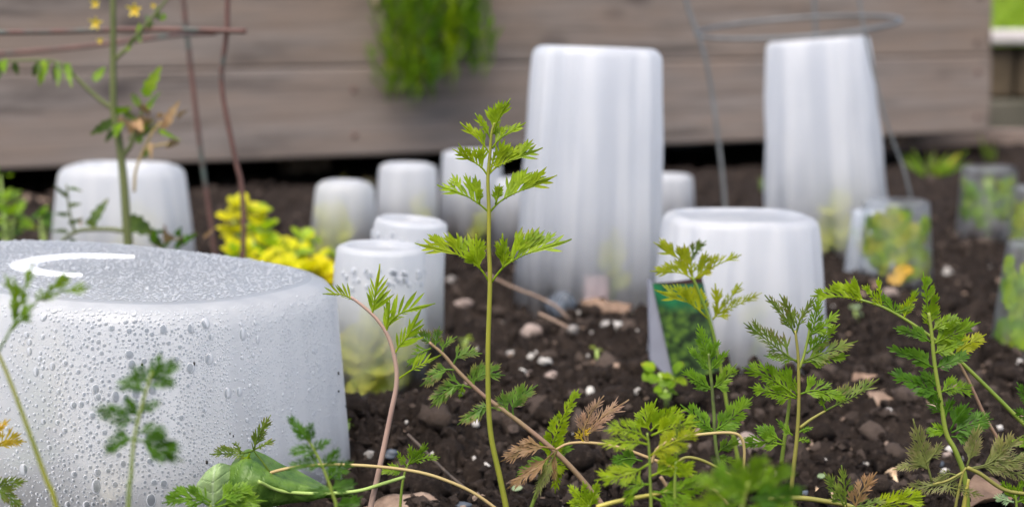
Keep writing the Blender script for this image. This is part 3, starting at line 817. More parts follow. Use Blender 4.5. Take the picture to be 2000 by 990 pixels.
    zt = tprof[-1][0] + .0008; s1 = tprof[-1][1] * .985
    for _ in range(9000):
        x, y = rnd.uniform(-1, 1), rnd.uniform(-1, 1)
        if abs(x) ** 2.7 + abs(y) ** 2.7 > .97: continue
        p = Vector((x * .131 * s1, y * .131 * .82 * s1, zt)); 
        rr = math.hypot(x + .05, (y + .05)); 
        r = .0004 + .0008 * rnd.random() ** 1.6
        if free(p, r): a = rnd.random() * 3; tops.append((p, Vector((math.cos(a), math.sin(a), 0)), Vector((-math.sin(a), math.cos(a), 0)), Vector((0, 0, 1)), r, rnd.uniform(.8, 1.5)))
    merged(tops, 'top_drops', M['water'])
    # dirt specks
    mb = MB()
    for _ in range(46):
        p, nn = tub_frame(ang(), rnd.uniform(.02, H - .008)); s = rnd.uniform(.0002, .0005)
        mb.box(p + nn * s * .6, (s, s * .6, s * rnd.uniform(1, 2.2)))
    o = link('dirt_specks', mb.mesh('dirt_specks', M['speck']), tub); o['kind'] = 'stuff'
    # white ridge added in place of the sky's reflection on the wet top
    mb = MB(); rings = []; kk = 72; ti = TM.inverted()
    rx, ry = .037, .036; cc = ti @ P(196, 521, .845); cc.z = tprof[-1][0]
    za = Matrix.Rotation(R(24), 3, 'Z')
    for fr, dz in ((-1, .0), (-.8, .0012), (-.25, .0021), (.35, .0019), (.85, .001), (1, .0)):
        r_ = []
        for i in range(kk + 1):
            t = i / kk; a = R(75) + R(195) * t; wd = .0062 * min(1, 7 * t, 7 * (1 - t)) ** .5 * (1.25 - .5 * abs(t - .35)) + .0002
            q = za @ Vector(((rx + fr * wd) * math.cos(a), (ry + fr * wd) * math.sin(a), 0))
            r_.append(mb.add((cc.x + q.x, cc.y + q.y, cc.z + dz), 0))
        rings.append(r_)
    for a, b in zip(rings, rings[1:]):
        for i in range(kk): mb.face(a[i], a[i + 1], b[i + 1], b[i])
    link('sky_glint_arc', mb.mesh('sky_glint_arc', M['glint_white']), tub)
tub_drops()
# cream stake seen through the tub
mb = MB(); a = P(95, 690, .815); b = P(225, 905, .785); mb.box(a.lerp(b, .5), ((b - a).length / 2 + .014, .0015, .0145), ((b - a).normalized(), Vector((0, 1, 0)), (b - a).normalized().cross(Vector((0, 1, 0)))))
solo('plant_marker', mb, M['stake'], 'cream plant marker leaning inside the big wet tub', 'plant marker', b, smooth=False)

CG = 'small cup cloches'
def seedling_in(px, py, d, n, size, spread_px, hpx, label, lm='cup', seed=1, name='covered_seedling'):
    rnd = random.Random(seed); c = P(px, py, d); g = Vector((c.x, d, gz(c.x, d)))
    root = thing(name, label, 'seedling', g, 'seedlings growing under the cloches'); k = d / FPX
    mb = MB(); mb.tube([g - Vector((0, 0, .004)), g + Vector((.002, 0, hpx * k * .4)), g + Vector((0, .002, hpx * k * .8))], [.0018, .0014, .001], 6); part('stem', mb, STEM['pale'], root)
    for i in range(n):
        t = (i + .6) / n; a = rnd.random() * 6.28; z = hpx * k * (.15 + .75 * t)
        b = g + Vector((0, 0, z)); r_ = spread_px * k * rnd.uniform(.55, 1.1) * (1 - .35 * t)
        tip = b + Vector((math.cos(a) * r_, math.sin(a) * r_ * .8, rnd.uniform(-.1, .5) * r_))
        mb = MB(); simple_leaf(mb, b, tip, size * k * rnd.uniform(.8, 1.3), (rnd.uniform(-.5, .5), -1, rnd.uniform(0, .6)), .2, .15, .08, 8, rnd, True)
        part('leaf', mb, LEAF[lm], root)

# tall ones
cloche('tall_cloche', 'tallest frosted square plastic cloche in the middle behind the main seedling', 'cloche', at_px(1144, 1.345), 1.345, .114, .096, .2105, M['cloche_tall'],
       n=3.6, zrot=8, tilt=(0, 2.0), bev=.09, lip=.0, ridge=.003, rib=.03, nrib=12, group='tall frosted cloches', k=120, sink=.014, wob=.006)
cloche('tall_cloche', 'tall frosted cloche under the grey wire ring before the boards', 'cloche', at_px(1622, 1.70), 1.70, .126, .100, .215, M['cloche_tall'],
       n=3.2, zrot=-14, tilt=(0, -4.2), bev=.06, lip=0, ridge=.002, rib=.03, nrib=10, group='tall frosted cloches', k=120, sink=.012, wob=.010)
cloche('container_cloche', 'wide frosted tub cloche with recessed base behind the green plant tag', 'cloche', at_px(1438, 1.10), 1.09, .113, .094, .097, M['cloche_mid'],
       n=3.0, zrot=6, tilt=(.5, .6), bev=.06, lip=.001, ridge=.0015, rib=.022, nrib=14, group='tub cloches', k=120, sink=.012, wob=.004)
cloche('container_cloche', 'wide frosted tub cloche behind the tomato stem near the boards', 'cloche', at_px(237, 1.60), 1.60, .134, .108, .096, M['cloche_mid'],
       depth_ratio=.85, n=3.4, zrot=-8, tilt=(0, .9), bev=.11, lip=.004, ridge=.006, group='tub cloches', k=96, sink=.02)
# small cups
def cup(label, px, d, wb, wt, h, m=None, **k):
    return cloche('cup_cloche', label, 'cloche', at_px(px, d), d, wb, wt, h + .005, m or M['cup'], group=CG, **dict(dict(n=2.0, bev=.10, lip=.002, ridge=.004, k=64, top_m=M['cup_rim'] if m is None else None), **k))
c1, _ = cup('frosted cup with beaded top, front one of the two beside the big tub', 732, .985, .060, .0515, .087, tilt=(1, 2.0), bev=.06, rib=.012, nrib=20, wob=.012)
c2, _ = cup('frosted cup with wet top standing close behind the beaded front cup', 772, 1.07, .056, .0455, .096, tilt=(1, 5.0), bev=.06, wob=.02)
cup('frosted cup with a rounded shoulder next to the golden plant', 668, 1.60, .071, .054, .078, bev=.2, tilt=(0, 2))
cup('frosted cup just under the hanging herb, tall and straight', 792, 1.72, .069, .058, .092, bev=.12, tilt=(0, 1.5))
cup('frosted cup with dark lower half left of the tallest cloche', 924, 1.78, .076, .060, .096, bev=.06, tilt=(0, -1))
cup('frosted cup mostly hidden behind the left edge of the tallest cloche', 1012, 1.72, .060, .045, .071, bev=.1)
cup('low frosted cup peeking out at the right edge of the tallest cloche', 1300, 1.78, .068, .056, .073, bev=.08)
LC = []
LC.append((cup('clear cup crammed with green leaves and an orange petal low on its front', 1752, 1.42, .065, .055, .067, M['cup_leafy'], tilt=(0, -.5), bev=.06, sink=.008)[0], .0310, .0265, .073))
LC.append((cup('whitish cup with an orange petal half behind the crammed cup', 1704, 1.52, .052, .040, .060, M['cloche'], tilt=(0, 2), bev=.08)[0], .025, .0195, .066))
LC.append((cup('leaf-filled cup with grey lower half near the block wall', 1930, 1.74, .066, .055, .073, M['cup_leafy'], bev=.06)[0], .0315, .0265, .079))
LC.append((cup('leaf-filled cup cut by the right frame edge, overlapping another leafy cup', 2030, 1.68, .062, .052, .062, M['cup_leafy'], bev=.06)[0], .0295, .025, .068))
LC.append((cup('leaf-filled cup cut by the right frame edge, nearest of the leafy ones', 2030, 1.13, .060, .043, .064, M['cup_leafy'], bev=.06, tilt=(0, 1))[0], .0285, .021, .07))
def press_leaves(entry, label, n, lo, hi, seed, mats, size, orange=()):
    """a plant filling its cup, leaves lying against the inside of the wall"""
    rt, rb, rtp, h = entry; rnd = random.Random(seed); o = rt.location
    root = thing('covered_seedling', label, 'seedling', (o.x, o.y, o.z + .008), 'seedlings growing under the cloches')
    mb = MB(); mb.tube([(0, 0, -.004), (.001, 0, h * .4), (0, .001, h * .85)], [.0018, .0014, .001], 6); link('stem', mb.mesh('stem', STEM['pale']), root)
    def at(a, z, q=.93): r_ = (rb + (rtp - rb) * z / h) * q; return Vector((math.cos(a) * r_, math.sin(a) * r_, z - .008))
    for i in range(n):
        a = rnd.uniform(math.pi, 2 * math.pi) if i % 5 else rnd.random() * 6.28; z = h * rnd.uniform(lo, hi)
        q = rnd.uniform(.84, .95); b = at(a, z, q); t = at(a + rnd.uniform(-.5, .5), min(h * .95, max(.01, z + rnd.uniform(-.6, 1) * size)), q)
        if (t - b).length < size * .5: t = b + (t - b).normalized() * size * .6
        mb = MB(); simple_leaf(mb, b, t, size * rnd.uniform(.5, .8), Vector((math.cos(a), math.sin(a), 0)), 0, .05, .08, 8, rnd, True); link('leaf', mb.mesh('leaf', LEAF[rnd.choice(mats)]), root)
    for (a, z, sz) in orange:
        for k in range(3):
            b = at(a, z, .955); t = at(a + rnd.uniform(-1, 1) * sz * 25, z + sz * rnd.uniform(-.6, .8), .955)
            mb = MB(); simple_leaf(mb, b, t, sz * .9, Vector((math.cos(a), math.sin(a), 0)), 0, .05, 0, 8, rnd, True); link('petal', mb.mesh('petal', M['orange_print']), root)
press_leaves(LC[0], 'leafy plant with an orange petal filling the crammed cup', 64, .30, .92, 41, ['bright', 'lime', 'lime', 'goldgreen', 'mid'], .020, ((-1.75, .020, .012), (-1.45, .022, .010)))
press_leaves(LC[1], 'pale plant with an orange petal in the whitish cup', 5, .7, .95, 42, ['yellow', 'pale'], .010, ((-2.15, .050, .011), (-2.05, .046, .009)))
press_leaves(LC[2], 'plant filling the upper part of the cup near the block wall', 44, .45, .95, 43, ['bright', 'mid', 'fern'], .020)
press_leaves(LC[3], 'plant filling the overlapped cup at the right frame edge', 50, .2, .9, 44, ['bright', 'goldgreen', 'lime'], .020)
press_leaves(LC[4], 'plant filling the nearest leafy cup at the right frame edge', 54, .15, .92, 45, ['bright', 'goldgreen', 'fern'], .020)
# beads of water on the two front cups
def cup_beads(rt, n, seed, R0, h):
    rnd = random.Random(seed); me = drops_mesh(8).mesh('water_drop', M['water'])
    for i in range(n):
        a = rnd.uniform(math.pi * 1.05, math.pi * 1.95); z = h + .004 - abs(rnd.gauss(0, .006)) - .004
        q = R0 + .0004
        o = link('water_drop', me, rt, (math.cos(a) * q, math.sin(a) * q, z)); r = rnd.uniform(.0009, .0021)
        nn = Vector((math.cos(a), math.sin(a), .1)).normalized(); x = Vector((0, 0, 1)).cross(nn).normalized(); y = nn.cross(x)
        o.rotation_mode = 'QUATERNION'; o.rotation_quaternion = Matrix((x, y, nn)).transposed().to_quaternion(); o.scale = (r, r, r * .8)
cup_beads(c1, 42, 3, .0263, .094); cup_beads(c2, 36, 4, .0238, .106)
# what grows under them
seedling_in(735, 780, .985, 30, 62, 84, 200, 'yellow-green seedling under the beaded front cup', seed=1)
seedling_in(656, 480, 1.60, 16, 42, 52, 120, 'yellow seedling under the cup beside the golden plant', seed=2)
seedling_in(825, 470, 1.72, 10, 34, 34, 120, 'yellow-green seedling under the straight cup below the herb', seed=3)
seedling_in(1190, 590, 1.34, 10, 40, 44, 150, 'pale yellow seedling under the tallest cloche', seed=4)
seedling_in(1620, 470, 1.66, 13, 46, 60, 130, 'pale leafy seedling under the cloche with the wire ring', seed=5)
seedling_in(270, 500, 1.60, 6, 60, 60, 120, 'dim seedling under the tub cloche behind the tomato', seed=6)
seedling_in(1470, 720, 1.10, 5, 50, 50, 130, 'dim seedling under the tub cloche by the plant tag', seed=8)
seedling_in(795, 740, 1.07, 14, 46, 60, 170, 'yellow seedling under the wet cup behind the beaded one', seed=9)
seedling_in(935, 460, 1.78, 5, 30, 30, 60, 'low pale seedling under the dark-based cup', seed=10)
seedling_in(75, 1010, .80, 12, 46, 70, 300, 'dim green seedling inside the big wet tub', 'mid', 11)
mb = MB(); c = P(1163, 570, 1.335); mb.box(c, (.009, .0012, .013)); solo('pink_tag', mb, M['pinktag'], 'pink plant tag blurred inside the tallest cloche', 'plant marker', c, smooth=False)

stone(1098, 588, 62, 56, M['stone_slate'], 'dark bluish rock dimly seen inside the tallest cloche', cat='rock', name='rock')
# green picture tag beside the wide tub
def plant_tag():
    d = 1.0; q = lambda x, y, dd=0: P(x, y, d + dd)
    root = thing('plant_tag', 'dark green picture tag with a maroon top stuck in beside the wide tub', 'plant tag', q(1345, 735))
    mb = MB(); rows = 12
    L0, R0, L1, R1 = q(1274, 553), q(1371, 541), q(1316, 740), q(1412, 722)
    fr = []; bk = []
    for i in range(rows + 1):
        t = i / rows; a = L0.lerp(L1, t); b = R0.lerp(R1, t)
        fr.append([]); bk.append([])
        for j in range(7):
            s = j / 6; p = a.lerp(b, s) + Vector((0, -.004 * math.sin(math.pi * s), 0)); fr[i].append(mb.add(p)); bk[i].append(mb.add(p + Vector((0, .0007, 0))))
    for i in range(rows):
        for j in range(6):
            mb.face(fr[i][j], fr[i + 1][j], fr[i + 1][j + 1], fr[i][j + 1]); mb.face(bk[i][j], bk[i][j + 1], bk[i + 1][j + 1], bk[i + 1][j])
    me = mb.mesh('picture_face', M['tag'], True, root.location); link('picture_face', me, root)
    mb = MB(); pts = [q(1268, 545), q(1276, 552), q(1302, 640), q(1322, 715), q(1312, 745), q(1272, 705)]
    ids = [mb.add(p + Vector((0, .0016, 0))) for p in pts]; ids2 = [mb.add(p + Vector((-.001, .0046, 0))) for p in pts]
    mb.face(*ids); mb.face(*ids2[::-1])
    for i in range(len(ids)): mb.face(ids[i], ids2[i], ids2[(i + 1) % 6], ids[(i + 1) % 6])
    part('white_side', mb, M['tagwhite'], root, False)
plant_tag()

# ============================================================ CAGES AND TOMATO
def wire(root, name, pts, d, r, m, per=6, dds=None):
    mb = MB(); q = [P(x, y, d + (dds[i] if dds else 0)) for i, (x, y) in enumerate(pts)]
    mb.tube(spline(q, per), r, 8); return part(name, mb, m, root)
cg = thing('tomato_cage', 'rusty wire tomato cage round the flowering tomato', 'plant cage', P(478, 600, 1.25))
wire(cg, 'wire_leg', [(446, -60), (444, 20), (443, 62), (434, 130), (433, 165), (440, 215), (462, 320), (471, 360), (476, 430), (474, 520), (474, 640)], 1.25, .0019, M['rust'])
wire(cg, 'wire_leg', [(352, -60), (362, 40), (370, 110), (384, 230), (398, 340), (410, 420), (419, 490), (426, 560)], 1.47, .0021, M['rust'])
wire(cg, 'wire_rail', [(-160, 66), (-60, 65), (120, 62), (260, 58), (380, 59), (481, 62)], 1.245, .0019, M['rust'])
wire(cg, 'wire_rail', [(-160, 116), (-40, 108), (120, 96), (260, 80), (345, 69), (420, 65)], 1.46, .0019, M['rust'], dds=[0, 0, 0, 0, -.02, -.15])
wire(cg, 'wire_leg', [(-150, -60), (-160, 60), (-170, 300), (-175, 600)], 1.35, .002, M['rust'])
cg2 = thing('plant_cage', 'grey galvanised wire cage with a round ring over the second tall cloche', 'plant cage', P(1415, 400, 1.70))
def ring2():
    mb = MB(); c = P(1558, 55, 1.78); rx = 196 * 1.78 / FPX; tiltv = -.012
    pts = []
    for i in range(49):
        a = 2 * math.pi * i / 48; pts.append(c + Vector((rx * math.cos(a), rx * .9 * math.sin(a),   .0085 * math.cos(a) + .0085 * math.sin(a) + .001)))
    mb.tube(pts, .0019, 8, cap=False); part('wire_ring', mb, M['galv'], cg2)
ring2()
wire(cg2, 'wire_leg', [(1325, -60), (1345, 20), (1368, 82), (1385, 150), (1400, 250), (1412, 350), (1418, 430)], 1.72, .0019, M['galv'])
wire(cg2, 'wire_leg', [(1672, -60), (1680, 10), (1690, 70), (1708, 150), (1735, 250), (1768, 340), (1790, 440)], 1.62, .0013, M['galv'])
wire(cg2, 'wire_leg', [(1590, -60), (1592, 40), (1600, 200), (1606, 380)], 1.95, .002, M['galv'])

def tomato():
    d = 1.2; k = d / FPX; rnd = random.Random(9)
    g = P(256, 640, d); root = thing('tomato_plant', 'leggy tomato plant with yellow flowers and withered leaves inside the rusty cage', 'tomato plant', g)
    def st(name, pts, r0, r1, m='tomato', dd=0):
        q = spline([P(x, y, d + dd * i / (len(pts) - 1)) for i, (x, y) in enumerate(pts)], 6); mb = MB(); mb.tube(q, lin(r0 * k, r1 * k, len(q)), 8); return part(name, mb, STEM[m], root)
    st('stem', [(257, 660), (252, 500), (247, 430), (243, 370), (237, 310), (230, 260), (222, 215), (221, 120), (221, 40), (219, -60)], 10, 5.5)
    st('branch', [(222, 214), (195, 195), (165, 168), (148, 150)], 5, 3.5)
    st('branch', [(148, 150), (120, 125), (80, 118), (20, 120), (-20, 122)], 3, 2)
    st('branch', [(239, 306), (255, 285), (264, 255), (268, 235)], 5, 4)
    st('branch', [(222, 120), (250, 92), (275, 60), (310, 20), (340, -20)], 4, 2.5)
    st('branch', [(262, 375), (266, 330), (285, 285), (300, 255), (315, 240)], 3, 2, 'tan')
    st('branch', [(285, 290), (305, 285), (330, 280)], 2.5, 2, 'tan')
    st('branch', [(247, 452), (215, 448), (180, 448), (150, 452), (120, 472), (110, 490)], 5, 3)
    st('branch', [(146, 452), (138, 425), (134, 400), (130, 360)], 3, 2)
    def lf(a, b, wpx, m='tomato', dd=0, ser=.2, bend=.2):
        mb = MB(); simple_leaf(mb, P(*a, d + dd), P(*b, d + dd + rnd.uniform(-.02, .02)), wpx * k, (rnd.uniform(-.6, .6), -1, rnd.uniform(-.3, .6)), bend, .2, ser, 8, rnd); part('leaf', mb, LEAF[m], root)
    for a, b, w_, m in [((282, 190), (312, 128), 24, 'mid'), ((290, 215), (308, 172), 22, 'mid'), ((276, 205), (246, 180), 18, 'olivegreen'),
                        ((280, 205), (290, 228), 22, 'dry'), ((184, 160), (204, 126), 18, 'mid'), ((222, 218), (250, 214), 14, 'mid'), ((225, 235), (172, 265), 20, 'tomato'),
                        ((228, 255), (195, 278), 16, 'tomato'), ((236, 240), (222, 262), 22, 'mid'), ((280, 308), (294, 276), 16, 'olivegreen'),
                        ((320, 250), (344, 200), 20, 'dry'), ((320, 252), (330, 225), 24, 'dry'), ((326, 284), (344, 276), 22, 'dry'), ((262, 240), (250, 262), 24, 'dry'), ((270, 235), (290, 240), 22, 'dry'),
                        ((262, 235), (276, 250), 20, 'dry'), ((240, 215), (262, 236), 18, 'tomato'),
                        ((178, 440), (206, 385), 24, 'tomato'), ((175, 442), (182, 430), 26, 'olivegreen'), ((250, 425), (300, 460), 36, 'tomato'), ((296, 455), (316, 490), 24, 'tomato'),
                        ((160, 440), (150, 415), 10, 'dry'), ((318, 460), (345, 470), 18, 'dry'), ((350, 470), (360, 440), 14, 'tomato'), ((345, 480), (385, 455), 14, 'tomato')]:
        lf(a, b, w_, m)
    for i in range(16):     # small leaflets drooping along the left branch
        x = rnd.uniform(-15, 150); y = 120 + rnd.uniform(-4, 6) + max(0, (x - 120) * .5); lf((x, y), (x + rnd.uniform(-16, 12), y + rnd.uniform(15, 48)), rnd.uniform(10, 17), rnd.choice(['mid', 'tomato', 'mid']))
    for i in range(20):     # withered leaves tangled at the fork, curling
        x, y = 282 + rnd.gauss(0, 22), 240 + rnd.gauss(0, 22); a_ = rnd.random() * 6.28; L_ = rnd.uniform(14, 34)
        lf((x, y), (x + math.cos(a_) * L_, y + math.sin(a_) * L_), rnd.uniform(9, 17), rnd.choice(['dry', 'dry', 'tomato', 'olivegreen', 'mid']), rnd.uniform(-.02, .02), .2, rnd.uniform(.2, .7))
    for i in range(12):     # scraggly growth low on the right
        x, y = 335 + rnd.gauss(0, 24), 475 + rnd.gauss(0, 12); a_ = rnd.uniform(-2.6, -.5); L_ = rnd.uniform(14, 30)
        lf((x, y), (x + math.cos(a_) * L_, y + math.sin(a_) * L_), rnd.uniform(7, 12), rnd.choice(['dry', 'tomato', 'deep']), rnd.uniform(-.02, .02), .2, rnd.uniform(.1, .5))
    for i in range(7):
        y = 470 - i * 17; lf((134, y), (134 + (-26 if i % 2 else 20), y - rnd.uniform(0, 18)), 9, 'tomato')
    for i in range(9):
        x = rnd.uniform(245, 340); y = 92 - (x - 250) * .9 + rnd.uniform(-4, 8); lf((x, y), (x + rnd.uniform(-18, 8), y + rnd.uniform(-34, 20)), 12, rnd.choice(['mid', 'tomato']))
    for (x, y, s) in ((188, 46, .66), (263, 20, .74), (186, 8, .5), (196, 80, .34), (300, 12, .3)):
        fl = MB(); c = P(x, y, d - .01); 
        fl.tube([c + Vector((0, 0, 0)), c + Vector((.001, -.004, -.006 * s))], [.0016 * s, .0007 * s], 6, t=0.0)
        f = part('flower', fl, LEAF['petal'], root)
        for j in range(5):
            a = 6.28 * j / 5 + rnd.random() * .5; dr = Vector((math.cos(a), -.4, math.sin(a) * .9)); mb = MB()
            simple_leaf(mb, c, c + dr * 26 * k * s, 10 * k * s, (0, -1, .2), -.25, .2, 0, 6, rnd); part('petal', mb, LEAF['petal'], f)
tomato()

# ============================================================ OTHER PLANTS IN THE BACK
def clump(name, label, cat, px, py, d, blobs, mats, size, seed, group=None):
    rnd = random.Random(seed)
    if d is None: d = G(px, py).y
    k = d / FPX; g = P(px, py, d); g.z = gz(g.x, g.y)
    root = thing(name, label, cat, g, group)
    for (x, y, dd, r, n, ml) in blobs:
        c = P(x, y, d + dd); mb = MB(); mb.tube([g + Vector((0, 0, -.003)), g.lerp(c, .5) + Vector((0, 0, -.004)), c], [.0016, .0013, .001], 6); part('stem', mb, STEM['pale'], root)
        for i in range(n):
            a = rnd.random() * 6.28; e = rnd.uniform(-.5, 1.1); q = Vector((math.cos(a) * math.cos(e), math.sin(a) * math.cos(e), math.sin(e)))
            b = c + q * r * k * .25; t = c + q * r * k * rnd.uniform(.8, 1.15)
            mb = MB(); simple_leaf(mb, b, t, size * k * rnd.uniform(.75, 1.2), (rnd.uniform(-.5, .5), -.35, 1), .2, .15, .05, 7, rnd, True); part('leaf', mb, LEAF[rnd.choice(ml)], root)
    return root
Y_, YG, GG = ['golden'], ['golden', 'goldgreen'], ['goldgreen', 'goldgreen', 'golden']
clump('golden_plant', 'bright golden yellow creeping plant between the big tub and the cups', 'plant', 540, 560, 1.36,
      [(470, 405, .06, 34, 13, Y_), (500, 420, .06, 34, 12, YG), (460, 460, .05, 40, 14, Y_), (515, 455, .05, 44, 15, YG), (470, 500, .02, 42, 14, YG), (530, 490, .03, 50, 18, GG),
       (590, 470, .04, 34, 10, GG), (610, 465, .06, 26, 6, ['goldgreen']), (500, 520, 0, 46, 15, Y_), (570, 500, 0, 46, 16, YG), (560, 530, -.03, 46, 16, Y_), (620, 520, -.02, 42, 15, Y_),
       (625, 545, -.05, 38, 13, Y_), (585, 550, -.06, 36, 12, YG), (640, 500, .02, 22, 6, GG), (640, 535, -.05, 36, 13, Y_), (605, 535, -.05, 40, 12, Y_), (455, 430, .05, 36, 10, Y_)], None, 33, 5)
clump('leafy_weed', 'broad green leafy weed at the left frame edge before the boards', 'plant', 15, 480, 1.55, [(10, 400, 0, 46, 9, ['mid', 'bright']), (25, 430, -.02, 50, 9, ['mid', 'bright']), (15, 455, 0, 40, 7, ['deep', 'mid']), (0, 345, .1, 30, 5, ['mid'])], None, 30, 8)
clump('small_weed', 'small green weed beside the left edge of the back tub cloche', 'plant', 82, 470, 1.6, [(80, 425, 0, 26, 6, ['mid', 'deep']), (88, 450, 0, 22, 5, ['mid'])], None, 20, 9)
clump('broadleaf_sprout', 'young broad-leaved sprout at the foot of the picture tag', 'seedling', 1303, 790, None,
      [(1288, 728, 0, 40, 5, ['mid', 'bright']), (1312, 735, 0, 36, 5, ['bright', 'mid']), (1300, 762, -.01, 26, 5, ['mid'])], None, 30, 12)
clump('tiny_sprout', 'tiny yellowish sprout in open soil left of the pebbles', 'seedling', 907, 690, None, [(905, 668, 0, 18, 4, ['olivegreen']), (912, 662, 0, 18, 3, ['bright'])], None, 11, 14)
clump('tiny_sprout', 'tiny pale sprout in open soil right of the twin-stemmed seedling top', 'seedling', 1675, 620, None, [(1670, 606, 0, 18, 5, ['pale', 'olivegreen'])], None, 12, 15)
clump('tiny_sprout', 'tiny yellow sprout between the white stone and the picture tag', 'seedling', 1168, 695, None, [(1165, 682, 0, 15, 4, ['olivegreen'])], None, 10, 16)
clump('tiny_sprout', 'tiny green sprout at the right foot of the big tub', 'seedling', 678, 845, None, [(680, 825, 0, 17, 5, ['mid'])], None, 11, 17)
def herb():
    rnd = random.Random(31); top = BED + Vector((0, 0, .31))
    q = P(845, -10, 2.72); base = Vector((q.x, 2.80, .305))
    root = thing('hanging_herb', 'feathery green herb spilling down over the weathered boards', 'herb', base)
    d = 2.66; k = d / FPX
    for i in range(64):
        x0 = rnd.uniform(735, 955); x1 = x0 + (845 - x0) * rnd.uniform(-.1, .3) + rnd.uniform(-14, 14)
        fall = 232 - abs(x0 - 800) * .55 + rnd.uniform(-95, 0); fall = max(40, fall)
        if x0 > 890: fall = rnd.uniform(60, 175)
        dd = rnd.uniform(-.05, .02)
        a = P(x0, -90, d + .10); b = P(x0 + (x1 - x0) * .2, -40, d + dd); c = P((x0 + x1) / 2, fall * .45, d + dd); e = P(x1, fall, d + dd)
        sp = spline([a, b, c, e], 5); mb = MB(); mb.tube(sp, lin(.0012, .0006, len(sp)), 5, t=.1)
        for j in range(15):
            t = rnd.uniform(.25, 1); p = sp[min(len(sp) - 1, int(t * (len(sp) - 1)))]; an = rnd.random() * 6.28
            dr = Vector((math.cos(an) * .5, math.sin(an) * .5 - .2, rnd.uniform(.5, 1.0))).normalized()
            L = rnd.uniform(24, 52) * k; wv = Vector((rnd.uniform(-1, 1), rnd.uniform(-1, 1), 0)).normalized() * (L * .075)
            i0 = mb.add(p - wv, .1); i1 = mb.add(p + wv, .1); i2 = mb.add(p + dr * L * .6 + wv, .5); i3 = mb.add(p + dr * L * .6 - wv, .5); i4 = mb.add(p + dr * L, .9)
            mb.face(i0, i1, i2, i3); mb.face(i3, i2, i4)
        part('sprig', mb, LEAF[rnd.choice(['fern', 'mid', 'fern', 'mid', 'bright', 'deep'])], root)
    mb = MB(); a = P(732, -40, d - .06); b = P(735, 20, d - .06); mb.tube([a, a.lerp(b, .5), b], [.004, .004, .003], 6); part('dry_stalk', mb, M['husk'], root)
herb()
def tuft(label, px, py, d, n, hpx, spread, seed, mats):
    rnd = random.Random(seed); k = d / FPX; g = P(px, py, d); g.z = gz(g.x, g.y)
    root = thing('grass_tuft', label, 'grass tuft', g, 'weedy grass tufts along the boards')
    for i in range(n):
        a = rnd.uniform(-1, 1); h = hpx * k * rnd.uniform(.5, 1.1); b = g + Vector((a * spread * k * .3, rnd.uniform(-.01, .01), 0)); t = b + Vector((a * spread * k, rnd.uniform(-.02, .02), h))
        mb = MB(); simple_leaf(mb, b, t, 7 * k, (rnd.uniform(-.5, .5), -1, .3), .25, .2, 0, 6, rnd); part('blade', mb, LEAF[rnd.choice(mats)], root)
tuft('olive grass tuft behind the frosted cups under the boards', 695, 345, 2.1, 9, 60, 30, 1, ['tomato', 'olivegreen'])
tuft('yellowish grass tuft at the boards right of the second tall cloche', 1815, 325, 2.6, 20, 50, 60, 2, ['yellow', 'olivegreen', 'mid'])
tuft('thin grass tuft left of the second tall cloche', 1492, 330, 2.3, 4, 46, 8, 3, ['tomato', 'mid'])
tuft('sparse green tuft at the corner of the raised bed', 1935, 262, 3.15, 6, 60, 18, 4, ['mid', 'olivegreen'])

# ============================================================ CARROT SEEDLINGS
U = dict
carrot('tallest upright seedling in the centre, sharp bright leaves in opposite pairs', .73,
       [(990, 1000), (977, 935), (957, 835), (953, 700), (957, 555), (955, 480), (955, 410), (953, 350), (957, 300), (960, 262), (966, 240)],
       [F((957, 553), (940, 527), (915, 508), (880, 492), (831, 480), start=.42, lf=.36, n=4, sides=(.12, 1.0), ang=40, wf=.30),
        F((938, 525), (932, 505), (930, 466), n=2, start=.15, lf=.72, sides=(.7, .8), ang=34, wf=.34),
        F((957, 555), (982, 523), (1012, 503), (1050, 488), (1094, 474), start=.42, lf=.38, n=4, sides=(1.0, .1), ang=40, wf=.30),
        F((982, 523), (984, 505), (982, 464), n=2, start=.15, lf=.7, sides=(.85, .6), ang=34, wf=.34),
        F((954, 414), (935, 398), (905, 380), (867, 366), start=.42, lf=.46, n=3, sides=(.1, 1), ang=48),
        F((936, 399), (938, 368), n=1, start=.2, lf=.75, sides=(.6, .6), ang=30, wf=.36),
        F((956, 415), (975, 395), (1000, 380), (1035, 365), (1070, 350), start=.42, lf=.40, n=4, sides=(1, .1), ang=38),
        F((968, 400), (975, 364), n=1, start=.2, lf=.75, sides=(.7, .7), ang=36, wf=.36),
        F((952, 342), (940, 327), (920, 313), (893, 297), start=.35, lf=.52, n=3, sides=(.1, 1), ang=46),
        F((955, 340), (972, 325), (1005, 310), (1046, 294), start=.3, lf=.46, n=4, sides=(1, .15), ang=40),
        F((957, 335), (962, 318), (968, 296), n=1, start=.2, lf=.7, sides=(.5, .6), wf=.34),
        F((955, 298), (940, 278), (906, 246), start=.35, lf=.48, n=2, sides=(.15, .9), ang=28, wf=.34),
        F((961, 290), (978, 270), (1018, 245), start=.35, lf=.48, n=2, sides=(.9, .2), ang=28, wf=.34),
        F((960, 275), (950, 255), (932, 228), start=.35, lf=.5, n=1, sides=(.5, .8), ang=24, wf=.36),
        F((964, 262), (972, 235), (992, 201), start=.2, lf=.6, n=2, sides=(.95, .45), ang=24, wf=.34)],
       smat='hero', lmat='bright', r=(7.6, 3.2), seed=1)
